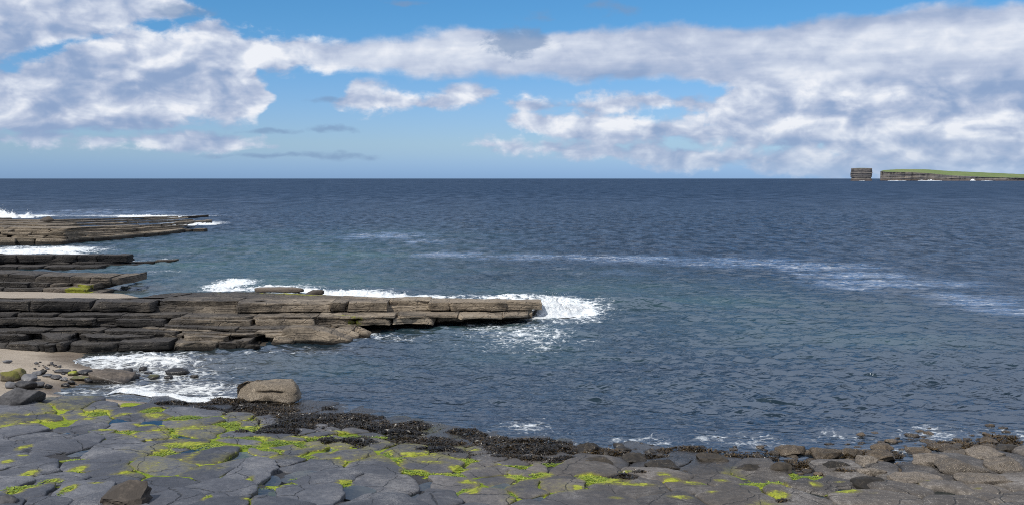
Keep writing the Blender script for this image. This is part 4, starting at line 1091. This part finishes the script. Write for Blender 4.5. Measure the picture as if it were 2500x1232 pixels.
MB = dict(
    dark=mat_boulder('dark_boulder', (0.022, 0.022, 0.025), (0.085, 0.083, 0.086)),
    grey=mat_boulder('grey_boulder', (0.040, 0.042, 0.050), (0.125, 0.126, 0.135)),
    black=mat_boulder('black_wet_boulder', (0.010, 0.010, 0.011), (0.038, 0.037, 0.038), None, 0.12),
    brown=mat_boulder('brown_boulder', (0.045, 0.037, 0.030), (0.135, 0.110, 0.088)),
    olive=mat_boulder('olive_boulder', (0.050, 0.044, 0.030), (0.14, 0.115, 0.075), (0.13, 0.125, 0.022)),
    tan=mat_boulder('tan_boulder', (0.095, 0.080, 0.050), (0.23, 0.195, 0.13), (0.17, 0.15, 0.05)),
    lime=mat_boulder('lime_boulder', (0.05, 0.05, 0.025), (0.15, 0.14, 0.06), (0.23, 0.25, 0.02)),
    barn=mat_boulder('barnacled_boulder', (0.15, 0.122, 0.090), (0.42, 0.35, 0.26), None, 1.0, 0.20),
    reef=mat_boulder('reef_rock', (0.030, 0.023, 0.016), (0.115, 0.085, 0.055), None, 0.55, 0.10),
    reefpale=mat_boulder('pale_reef_rock', (0.075, 0.064, 0.053), (0.20, 0.17, 0.14), None, 0.8, 0.08),
    weedy=mat_boulder('weedy_rock', (0.012, 0.010, 0.008), (0.045, 0.036, 0.026), None, 0.2, 0.12),
)
def boulder_mesh(size, seed, sub=3, cuts=7, rough=0.10, square=2.6, amount=(0.55, 0.9)):
    V, F = ICO[sub]
    rg = np.random.default_rng(seed)
    P = V / (np.abs(V) ** square).sum(1)[:, None] ** (1 / square)
    for _ in range(cuts):
        n = rg.normal(size=3); n /= np.linalg.norm(n); d = rg.uniform(*amount)
        P = P - n * np.clip(P @ n - d, 0, None)[:, None] * 0.92
    P = P * np.array(size)
    s = 1.0 / np.mean(size)
    nd = fbm(P[:, 0] * s * 1.6 + seed, P[:, 1] * s * 1.6, P[:, 2] * s * 1.6, 4, 101) * rough * np.mean(size) * 1.6 + fbm(P[:, 0] * 9 + seed, P[:, 1] * 9, P[:, 2] * 9, 2, 102) * 0.018
    P = P + V * nd[:, None]
    return P, F
def boulder(px, base, w, h, mat, label, seed, name='boulder', depthk=0.8, rz=0.0, sub=3, z=None, cuts=7, rough=0.10, square=2.6, parent=None, tilt=(0, 0), sink=0.16, group=None, cat='boulder'):
    c = ground_pt(px, base) if z is None else at_z(px, base, z)
    m = c[1] / FPX
    sx = 0.5 * w * m; sz = 0.5 * h * m / (1 - sink * .5) * 1.02; sy = sx * depthk
    P, F = boulder_mesh((sx, sy, sz), seed, sub, cuts, rough, square)
    from mathutils import Euler
    R = np.array(Euler((tilt[0], tilt[1], rz)).to_matrix())
    P = P @ R.T
    # match the width and height the photo shows
    P[:, 0] *= (2 * sx) / (P[:, 0].max() - P[:, 0].min()); P[:, 2] *= (2 * sz) / (P[:, 2].max() - P[:, 2].min())
    P[:, 0] -= 0.5 * (P[:, 0].max() + P[:, 0].min()); P[:, 2] -= P[:, 2].min()
    me = mesh_data(name, P - np.array((0, 0, 2 * sz * sink)), F, MB[mat])
    o = bpy.data.objects.new(name, me); o.location = (c[0], c[1] + sy * 0.75, c[2])
    link(o, parent)
    if label: tag(o, label, cat, group)
    return o
B = boulder
B(28, 992, 118, 46, 'dark', 'large dark angular boulder on the sand at the left edge', 11, sub=4, cuts=9, square=4, depthk=.7)
B(58, 951, 54, 22, 'dark', 'dark rounded boulder directly behind the largest angular boulder', 12)
B(25, 948, 34, 18, 'grey', 'blue-grey boulder behind the left end of the largest angular boulder', 13)
B(91, 945, 26, 14, 'dark', 'small dark boulder right of the rounded pair behind the angular boulder', 14)
B(115, 948, 21, 12, 'black', 'small black stone alone on the bare wet sand', 15)
B(19, 930, 46, 25, 'olive', 'olive-brown boulder with green film at the left edge of the sand', 16)
B(42, 926, 36, 28, 'tan', 'tall tan boulder behind the olive-brown one', 17, cuts=9)
B(66, 930, 40, 18, 'grey', 'grey boulder right of the tall tan boulder', 18)
B(87, 917, 24, 11, 'grey', 'blue-grey stone at the left of the pebble row, beside a black one', 19)
B(102, 914, 19, 13, 'black', 'jagged black stone in the middle of the pebble row', 20, cuts=10)
B(113, 920, 25, 8, 'grey', 'flat grey stone under the jagged black one', 21)
B(133, 926, 28, 11, 'dark', 'dark grey stone in front of the long greenish one', 22)
B(153, 930, 22, 9, 'grey', 'small grey stone before the pale flat slab', 23)
B(150, 911, 40, 10, 'dark', 'long low dark boulder at the top of the pebble row', 24, depthk=.5)
B(175, 917, 25, 13, 'lime', 'yellow-green algae-covered boulder among the dark stones', 25)
B(204, 915, 36, 14, 'dark', 'dark grey boulder right of the yellow-green one', 26)
B(190, 930, 58, 12, 'olive', 'pale flat greenish slab left of the big tilted slab', 27, depthk=.6, square=5)
B(268, 941, 106, 35, 'brown', 'big brown tilted slab with surf breaking against its lower end', 28, sub=4, square=5, cuts=5, depthk=.62, tilt=(0.10, 0.16), rough=.06, rz=-.12)
B(215, 939, 26, 13, 'grey', 'round blue-grey boulder at the foot of the big tilted slab', 29)
B(157, 944, 21, 10, 'black', 'left one of two black stones at the edge of the swash', 30)
B(173, 940, 19, 12, 'black', 'pointed right one of two black stones at the edge of the swash', 31, cuts=9)
B(302, 915, 38, 16, 'black', 'broad black boulder in the foam behind the tilted slab', 32, z=0.0)
B(328, 925, 25, 13, 'black', 'black boulder at the right end of the tilted slab', 33, z=0.0)
B(347, 906, 20, 13, 'black', 'small pointed black rock in the foam, farthest of its group', 34, z=0.0, cuts=9)
B(371, 926, 32, 12, 'olive', 'rounded olive-green boulder in the foaming water', 35, z=0.0)
B(428, 915, 66, 17, 'black', 'long black rock in the foam, widest of those in the water', 36, z=0.0, depthk=.5)
B(409, 925, 22, 10, 'black', 'small black rock in front of the longest black rock', 37, z=0.0)
B(472, 922, 22, 8, 'weedy', 'low dark rock in open foam, farthest from the beach', 38, z=0.0)
B(360, 912, 24, 5, 'black', 'low wet rock just breaking the foam behind the olive boulder', 39, z=0.0)
B(343, 930, 18, 5, 'black', 'tiny low rock in the foam just before the end of the tilted slab', 40, z=0.0)
B(15, 886, 22, 7, 'grey', 'flat grey stone lying alone on the dry sand below the ledge', 41)
# small stones strewn over the dry sand
def strew():
    rg = np.random.default_rng(64)
    for i in range(30):
        px, py = rg.normal(116, 22), rg.normal(894, 8)
        if i > 20: px, py = rg.uniform(5, 130), rg.uniform(955, 998)
        w = rg.uniform(5, 11)
        boulder(px, py, w, w * .5, ['dark', 'black', 'grey', 'brown'][i % 4], 'small dark pebble on the sand between the largest boulder and the pavement' if i > 20 else 'small dark pebble strewn on the dry sand below the long ledge', 900 + i, name='pebble', sub=2, cuts=5, group='pebbles on the cove sand', cat='pebble')
strew()
# the barnacled block standing at the water's edge
def big_block():
    c = at_z(646, 991, 0.0); m = c[1] / FPX
    P, F = boulder_mesh((0.5 * 167 * m, 0.9, 0.5 * 60 * m), 51, 5, 9, 0.09, 4.0, (0.66, 0.95))
    w = P[:, 0].max() - P[:, 0].min(); P[:, 0] *= 167 * m / w
    P[:, 2] -= P[:, 2].min(); P[:, 2] *= 0.86 / P[:, 2].max()
    # front leans back towards the top, the deep crevice runs along it
    P[:, 1] += np.where(P[:, 1] < 0, 0.42 * P[:, 2], 0)
    u = P[:, 0] / (167 * m)
    gz = 0.56 + 0.04 * u + 0.010 * np.sin(u * 23) - 0.10 * ((u - 0.08) / 0.35) ** 2
    gro = np.exp(-((P[:, 2] - gz) / 0.045) ** 2) * sstep(0.27 - np.abs(u - 0.06), 0, 0.14) * (P[:, 1] < 0.25)
    P[:, 1] += 0.17 * gro
    hol = np.exp(-((u - .02) / .2) ** 2 - ((P[:, 1] - .25) / .25) ** 2); P[:, 2] -= 0.07 * hol * (P[:, 2] > .6)
    o = link(bpy.data.objects.new('boulder', mesh_data('boulder', P, F, MB['barn']))); o.location = (c[0], c[1] + 0.75, -0.10)
    tag(o, 'big pale barnacled block with a dark crevice, standing at the water\'s edge', 'boulder')
big_block()
# dark angular block in the near foreground
def near_block():
    c = ground_pt(296, 1238); m = c[1] / FPX; k = m * 0.84
    pts = [(-62, 0, 0), (62, 0, 0), (60, 70, 0), (-58, 70, 0), (-60, 0, 32), (14, -6, 26), (58, 12, 30), (54, 66, 62), (0, 62, 66), (-56, 60, 44)]
    bm = bmesh.new(); vs = [bm.verts.new((a * k, b * k * 1.2, d_ * k)) for a, b, d_ in pts]
    bmesh.ops.convex_hull(bm, input=vs)
    bmesh.ops.triangulate(bm, faces=bm.faces[:])
    bmesh.ops.subdivide_edges(bm, edges=bm.edges[:], cuts=7, use_grid_fill=True)
    me = bpy.data.meshes.new('boulder'); 
    for v in bm.verts:
        q = v.co; n = float(fbm(q.x * 3, q.y * 3, q.z * 9, 5, 131, 0.6)) * 0.10; v.co = q + Vector((n, n, n * .5))
    bm.to_mesh(me); bm.free(); me.materials.append(MB['brown'])
    o = link(bpy.data.objects.new('boulder', me)); o.location = (c[0], c[1], c[2] - 0.02)
    tag(o, 'dark angular boulder with split faces lying on the nearest slabs', 'boulder')
near_block()
B(8, 1240, 58, 30, 'dark', 'dark stone cut by the bottom left corner of the view', 61, square=4)
# slabs stranded behind the long ledge, and a block on the farthest one
B(680, 714, 122, 14, 'brown', 'long dark rounded slab stranded on the back of the long ledge', 71, z=1.53, depthk=.22, square=5, cuts=2, rough=.05, sink=.05)
B(767, 719, 46, 12, 'brown', 'short dark slab beside the long stranded one, next to the surf', 72, z=1.43, depthk=.4, square=5, cuts=2, rough=.05, sink=.05)
B(113, 542, 38, 14, 'brown', 'lone brown block sitting on top of the farthest ledge', 73, z=2.6, depthk=.6, cuts=8, sink=.05)
# rounded masses at the foot of the long ledge are part of it
for (px, base, w, h, sd, zz) in ((770, 842, 176, 50, 81, -0.05), (830, 832, 90, 30, 82, -0.05), (884, 824, 44, 30, 83, -0.05), (690, 845, 60, 22, 84, -0.05), (612, 852, 40, 14, 85, -.05)):
    o = boulder(px, base, w, h, 'brown', None, sd, name='fallen_block', z=zz, parent=LONG, square=4, cuts=6, sub=4, depthk=.55, tilt=(0, .06))
    o.data.materials[0] = M_LEDGE
    a = o.data.attributes.new('algae', 'FLOAT', 'POINT')

# ================================================================ reef of stones awash on the right
def build_reef():
    rg = np.random.default_rng(77); placed = []
    field = [(2400, 1150, 110, 46, .95), (2300, 1120, 90, 26, .9), (2440, 1110, 90, 26, .8), (2150, 1112, 170, 26, .75), (1930, 1118, 150, 22, .75), (1680, 1118, 150, 15, .7), (1500, 1112, 80, 13, .8), (2450, 1078, 90, 14, .5), (2250, 1085, 150, 14, .4), (2050, 1085, 160, 12, .35), (1560, 1095, 90, 10, .3), (1800, 1095, 120, 10, .3), (2350, 1060, 150, 8, .22), (2150, 1062, 150, 7, .2), (2000, 1150, 90, 14, .8), (2200, 1152, 90, 14, .8), (1620, 1148, 90, 9, .6), (1800, 1150, 90, 12, .6), (2420, 1172, 80, 16, .7)]
    n = 0; tries = 0
    # (photo position, width, height) of the ones that stand out
    main = [(1440, 1112, 62, 28, 'weedy'), (1480, 1118, 44, 18, 'weedy'), (1455, 1140, 90, 20, 'weedy'), (1550, 1132, 60, 22, 'weedy'), (1520, 1108, 50, 16, 'weedy'), (1745, 1138, 80, 28, 'weedy'), (1700, 1104, 60, 14, 'weedy'), (1620, 1150, 90, 20, 'weedy'), (1830, 1160, 70, 26, 'weedy'), (1910, 1158, 60, 30, 'weedy'),
            (1940, 1116, 80, 24, 'reef'), (2025, 1124, 76, 26, 'reef'), (2085, 1118, 56, 24, 'reef'), (2160, 1104, 60, 20, 'reef'), (2160, 1130, 80, 26, 'reef'), (2125, 1146, 62, 34, 'reefpale'), (2128, 1166, 60, 22, 'reefpale'), (2050, 1152, 80, 26, 'weedy'), (2290, 1148, 104, 36, 'reefpale'), (2350, 1126, 70, 26, 'reefpale'), (2420, 1130, 100, 34, 'reefpale'), (2360, 1165, 130, 40, 'reefpale'), (2465, 1160, 100, 40, 'reefpale'),
            (2320, 1102, 90, 20, 'reef'), (2410, 1106, 80, 20, 'reef'), (2420, 1088, 46, 22, 'reef'), (2470, 1108, 80, 22, 'weedy'), (2250, 1110, 60, 16, 'reef'), (2230, 1068, 36, 10, 'reef'), (2270, 1084, 40, 12, 'reef'), (2180, 1082, 34, 10, 'reef'), (2410, 1066, 20, 12, 'reef'), (2140, 1168, 70, 26, 'reefpale'), (2250, 1190, 140, 30, 'reefpale'), (2430, 1196, 150, 32, 'reefpale'), (2130, 1196, 90, 26, 'weedy')]
    for (px, base, w, h, mt) in main:
        o = boulder(px, base, w, h, mt, None, 400 + n, name='stone', parent=SHORE, sub=4, cuts=11, depthk=.85, sink=.22, rough=.16, z=max(-0.02, min(0.25, ground_pt(px, base)[2]))); n += 1
        placed.append((o.location.x, o.location.y))
    while n < 290 and tries < 12000:
        tries += 1
        f = field[rg.integers(len(field))]
        px, py = rg.normal(f[0], f[2] * .75), rg.normal(f[1], f[3] * .75)
        if rg.random() > f[4] or py < 1040 or py > 1200: continue
        c = at_z(px, py, 0.0)
        sz = rg.uniform(12, 40) * (1.0 if py > 1090 else .7)
        if any((c[0] - a) ** 2 + (c[1] - b) ** 2 < (sz * c[1] / FPX * .8) ** 2 for a, b in placed): continue
        mt = 'weedy' if px < 1850 and rg.random() < .75 else ('reefpale' if px > 2250 and py > 1110 and rg.random() < .6 else 'reef')
        o = boulder(px, py, sz, sz * rg.uniform(.28, .42), mt, None, 500 + n, name='stone', parent=SHORE, sub=2 if sz < 22 else 3, cuts=9, rough=.16, sink=.30, z=max(-0.03, min(0.2, ground_pt(px, py)[2]))); n += 1
        placed.append((c[0], c[1]))
build_reef()

# ================================================================ seaweed
def mat_weed():
    m, g = mat_begin('bladder_wrack')
    p = g.pos(); n = g.noise(p, 3.0, 4.0, 0.6); t = g.attr('tone')
    c = g.ramp(t * 0.7 + n * 0.3, [(0.15, (0.004, 0.003, 0.002)), (0.45, (0.012, 0.009, 0.005)), (0.7, (0.042, 0.027, 0.010)), (0.95, (0.13, 0.082, 0.028))])
    mat_end(g, pbr(g, c, 0.38, None, 0.5))
    return m
def build_weed():
    items = [(560, 991, 50, 8), (640, 1002, 95, 14), (760, 1028, 110, 18), (690, 1060, 55, 9), (590, 1062, 22, 4), (850, 1028, 60, 12), (900, 1045, 100, 14), (1000, 1050, 60, 12), (880, 1085, 50, 12), (800, 1082, 24, 7), (1080, 1085, 90, 16), (1060, 1103, 60, 12), (1180, 1085, 55, 12), (1250, 1103, 80, 18), (1330, 1105, 60, 14), (1290, 1125, 110, 8), (1390, 1122, 36, 7),
             (1530, 1174, 34, 11), (1570, 1162, 26, 6), (1000, 1076, 45, 5), (1130, 1066, 50, 7), (430, 988, 60, 3), (1440, 1108, 30, 8), (960, 1022, 24, 4), (520, 1003, 30, 5), (1910, 1230, 20, 4), (1300, 1086, 60, 6), (720, 1048, 70, 8), (980, 1062, 70, 6),
             (1480, 1114, 60, 6), (1580, 1120, 60, 5), (1700, 1110, 60, 4), (1800, 1125, 60, 5), (1900, 1110, 60, 6), (1960, 1140, 60, 6), (2040, 1112, 60, 6), (2130, 1118, 60, 6), (2200, 1098, 60, 4), (2300, 1096, 70, 5), (2400, 1100, 70, 6), (2450, 1082, 60, 6), (2080, 1158, 50, 5), (1840, 1150, 50, 5), (2260, 1070, 50, 3), (2150, 1075, 50, 3)]
    pt = px_patches([(a, b, c * 1.2, d * 1.3, 1.0) for a, b, c, d in items])
    rg = np.random.default_rng(99); PX, PY, PF = [], [], []
    x = rg.uniform(-13.5, 15.5, 500000); y = rg.uniform(20.5, 36.5, 500000)
    k = np.abs(y - shore_y(x) + 2.2) < 3.4; x, y = x[k], y[k]
    f = patch_field(x, y, pt) + 0.34 * fbm(x * 1.3, y * 1.3, 0, 4, 141)
    k = (f > 0.28)
    x, y, f = x[k], y[k], f[k]
    n = len(x)
    z0 = terrain_z(x, y); z0 = np.maximum(z0, 0.0); east = sstep(x, 3.0, 6.5)
    mound = 0.05 + (0.17 - 0.03 * east) * sstep(f, 0.38, 1.0) * (0.75 + 0.5 * fbm(x * 2.2, y * 2.2, 0, 3, 142))
    z = z0 + mound * rg.uniform(0.72, 1.0, n)
    ang = rg.uniform(0, 2 * pi, n); L = rg.uniform(0.07, 0.20, n); W = rg.uniform(0.012, 0.03, n); pit = rg.normal(0.0, 0.40, n)
    dx, dy, dz = np.cos(ang) * np.cos(pit), np.sin(ang) * np.cos(pit), np.sin(pit)
    ax, ay = -np.sin(ang), np.cos(ang); roll = rg.normal(0, .5, n)
    V = np.zeros((n, 6, 3)); T = np.zeros((n, 6)); tone = np.clip(rg.normal(0.38, 0.2, n) + 0.35 * (fbm(x * .8, y * .8, 0, 2, 143)) + 0.15 * sstep(y - shore_y(x), -0.6, 0.2) + 0.26 * east, 0, 1)
    for s in range(3):
        q = (s - 1) * 0.5
        bend = -0.25 * abs(q) * 2
        for w_ in range(2):
            e = (w_ - .5) * W * (1.0 if s == 1 else 0.6)
            V[:, s * 2 + w_, 0] = x + dx * L * q + ax * e; V[:, s * 2 + w_, 1] = y + dy * L * q + ay * e
            V[:, s * 2 + w_, 2] = z + dz * L * q + L * bend * .5 + e * roll
            T[:, s * 2 + w_] = tone
    b = np.arange(n)[:, None] * 6
    F = np.concatenate([b + np.array([[0, 1, 3, 2]]), b + np.array([[2, 3, 5, 4]])])
    o = mesh_obj('seaweed', V.reshape(-1, 3), F, mat_weed(), attrs=dict(tone=T))
    tag(o, 'dark brown seaweed heaped along the edge of the rock pavement', 'seaweed', kind='stuff')
    # matted base under the fronds
    print('fronds', n)
build_weed()
def build_algae():
    """short green weed standing in the wet joints"""
    m, g = mat_begin('green_weed')
    t = g.attr('tone'); n = g.noise(g.pos(), 5.0, 3.0, 0.6)
    mat_end(g, pbr(g, g.ramp(t * 0.75 + n * 0.25, [(0.1, (0.05, 0.085, 0.004)), (0.45, (0.115, 0.175, 0.006)), (0.75, (0.25, 0.30, 0.015)), (1.0, (0.44, 0.46, 0.10))]), 0.5, None, 0.35))
    rg = np.random.default_rng(123); N = 315000
    x = rg.uniform(-14, 15, N); y = rg.uniform(20.0, 34.5, N)
    k = np.abs(x) < 0.54 * y + .3; x, y = x[k], y[k]
    f = patch_field(x, y, ALGAE) + 0.55 * fbm(x * 1.9, y * 1.9, 0, 4, 181)
    k = (f > 0.42) & (sand_side(x, y) < 0.3); x, y, f = x[k], y[k], f[k]; n = len(x)
    z = terrain_z(x, y) + 0.05 * np.clip(f, 0, 1) + rg.uniform(0.0, 0.03, n)
    a = rg.uniform(0, 2 * pi, n); L = rg.uniform(0.03, 0.08, n); W = rg.uniform(0.010, 0.024, n)
    dx, dy = np.cos(a), np.sin(a); lift = rg.uniform(-0.15, 0.22, n)
    V = np.zeros((n, 4, 3))
    V[:, 0] = np.stack([x - dy * W, y + dx * W, z], -1); V[:, 1] = np.stack([x + dy * W, y - dx * W, z], -1)
    V[:, 2] = np.stack([x + dx * L + dy * W * .5, y + dy * L - dx * W * .5, z + L * lift], -1); V[:, 3] = np.stack([x + dx * L - dy * W * .5, y + dy * L + dx * W * .5, z + L * lift], -1)
    tone = np.clip(rg.normal(0.5, 0.16, n) + 0.4 * fbm(x * 1.1, y * 1.1, 0, 3, 182) - 0.015 * (y - 27), 0, 1)
    o = mesh_obj('green_algae', V.reshape(-1, 3), np.arange(n)[:, None] * 4 + np.array([[0, 1, 2, 3]]), m, attrs=dict(tone=np.repeat(tone, 4)))
    tag(o, 'bright yellow-green algae growing in the joints of the rock pavement', 'algae', kind='stuff')
build_algae()

# ================================================================ breaking water
def breaker(pts, label, seed, width=1.6, lean=0.25, spray=200, step=0.06):
    """pts: (px, py of foot, z of foot, height in metres); white water standing along that line"""
    P = np.array([(*at_z(a, b, zf)[:2], zf, h) for a, b, zf, h in pts])
    s = np.concatenate([[0], np.cumsum(np.linalg.norm(np.diff(P[:, :2], axis=0), axis=1))])
    n = max(12, int(s[-1] / step)); t = np.linspace(0, s[-1], n)
    cx, cy, cz, ch = (np.interp(t, s, P[:, i]) for i in range(4))
    nw = 34; v = np.linspace(-1, 1, nw)
    T, Vv = np.meshgrid(np.arange(n), v, indexing='ij')
    X = cx[T] + 0 * Vv; Y = cy[T] + Vv * width * 0.5
    lump = 0.55 + 0.75 * fbm(X * 0.9 + seed, Y * 0.9, 0, 4, 151)
    prof = np.exp(-(Vv / 0.46) ** 2)
    fine = fbm(X * 3.4, Y * 3.4, seed, 4, 152)
    endf = np.sin(np.clip(t / s[-1], 0, 1) * pi) ** 0.35
    Z = cz[T] + ch[T] * prof * np.clip(lump, 0.1, None) * endf[T] + (0.16 * ch[T] + 0.05) * fine * (prof + .15)
    Z += 0.22 * ch[T] * np.clip(fbm(X * 7, Y * 7, seed, 2, 153), 0, 1) * prof
    Y = Y - lean * (Z - cz[T]) + 0.10 * fbm(X * 2.5, Z * 5, seed, 3, 154); X = X + 0.12 * fbm(Y * 2.5, Z * 5, seed + 9, 3, 155)
    edge = np.clip(1.15 - np.abs(Vv) ** 2.2 * 1.25, 0, 1) * np.clip(endf[T] * 1.3, 0, 1)
    o = mesh_obj('breaking_wave', np.stack([X, Y, Z], -1).reshape(-1, 3), grid_faces(n, nw), M_FOAM, attrs=dict(edge=edge))
    tag(o, label, 'wave', kind='stuff')
    # flung drops
    rg = np.random.default_rng(seed); V0, F0 = ICO[2][0][:12], None
    oct_v = np.array([(1, 0, 0), (-1, 0, 0), (0, 1, 0), (0, -1, 0), (0, 0, 1), (0, 0, -1)], float); oct_f = np.array([(0, 2, 4), (2, 1, 4), (1, 3, 4), (3, 0, 4), (2, 0, 5), (1, 2, 5), (3, 1, 5), (0, 3, 5)])
    i = rg.integers(0, n, spray); r = rg.uniform(0.005, 0.018, spray) * (cy[i] / 50)
    hx = cx[i] + rg.normal(0, .12, spray); hy = cy[i] + rg.normal(0, .15, spray); hz = cz[i] + ch[i] * endf[i] * (0.45 + np.abs(rg.normal(0, .28, spray)))
    V = (oct_v[None] * r[:, None, None] + np.stack([hx, hy, hz], -1)[:, None]).reshape(-1, 3); F = (oct_f[None] + np.arange(spray)[:, None, None] * 6).reshape(-1, 3)
    mesh_obj('spray', V, F, M_FOAM, o, attrs=dict(edge=np.full(len(V), 1.5)))
breaker([(508, 712, 0, .25), (530, 708, 0, .55), (560, 708, 0, .50), (600, 706, 0, .35), (640, 704, 0, .30), (690, 706, 0, .35)], 'short curling breaker behind the algae-covered back of the long ledge', 1, 2.2)
breaker([(700, 708, 0, .3), (760, 712, 0, .35), (800, 719, 0, .55), (850, 722, 0, .62), (920, 727, 0, .55), (1000, 732, 0, .45), (1090, 738, 0, .35), (1180, 742, 0, .25), (1260, 744, 0, .2)], 'long white breaker running along the back of the long ledge', 2, 1.9, spray=500)
breaker([(1225, 742, 0, .30), (1290, 744, 0, .40), (1330, 746, 0, .55)], 'low white water spilling over the end of the long ledge', 3, 1.4)
breaker([(1280, 772, 0, .35), (1320, 770, 0, .9), (1350, 768, 0, 1.05), (1385, 766, 0, .85), (1415, 762, 0, .6), (1455, 757, 0, .25)], 'bright burst of surf at the tip of the long ledge', 4, 3.4, lean=.1, spray=900)
breaker([(1300, 756, 0, .6), (1335, 755, 0, 1.15), (1375, 755, 0, .95), (1430, 752, 0, .45)], 'higher back wall of the surf burst at the ledge tip', 5, 2.2, lean=.05, spray=500)
breaker([(-60, 616, 0, .5), (0, 616, 0, .6), (60, 617, 0, .65), (120, 620, 0, .55), (180, 623, 0, .45), (225, 626, 0, .25)], 'white breaker rolling in between the two middle ledges', 6, 5.5, step=.14)
breaker([(270, 957, .02, .12), (300, 952, .02, .26), (340, 955, .02, .20), (380, 962, .02, .20), (430, 970, .02, .18), (480, 976, .02, .18), (530, 982, .02, .16), (565, 984, .02, .10)], 'small foaming wave crossing the cove toward the pavement', 7, 0.9, spray=300)
breaker([(180, 890, .03, .08), (200, 878, .02, .14), (250, 872, .02, .16), (310, 873, .0, .14), (380, 872, 0, .08)], 'thin white swash curling below the foot of the long ledge', 8, 0.9, spray=60)
breaker([(440, 549, 0, .4), (490, 549, 0, .5), (535, 548, 0, .3)], 'white surf off the outer end of the farthest ledge', 9, 7.0, step=.25, spray=60)
breaker([(-40, 532, .4, .8), (8, 532, .4, 2.4), (22, 532, .4, 1.6), (40, 532, .4, 1.1), (50, 532, .4, .4)], 'tall plume of spray bursting behind the farthest ledge at the left edge', 10, 4.0, step=.15, lean=0, spray=500)
breaker([(56, 532, .4, .5), (70, 532, .4, 1.3), (88, 532, .4, .6)], 'smaller plume of spray behind the farthest ledge', 11, 4.0, step=.15, lean=0, spray=300)
breaker([(290, 529, .3, .5), (350, 529, .3, .6), (450, 531, .2, .4)], 'thin white surf line behind the outer half of the farthest ledge', 12, 6.0, step=.25, spray=60)
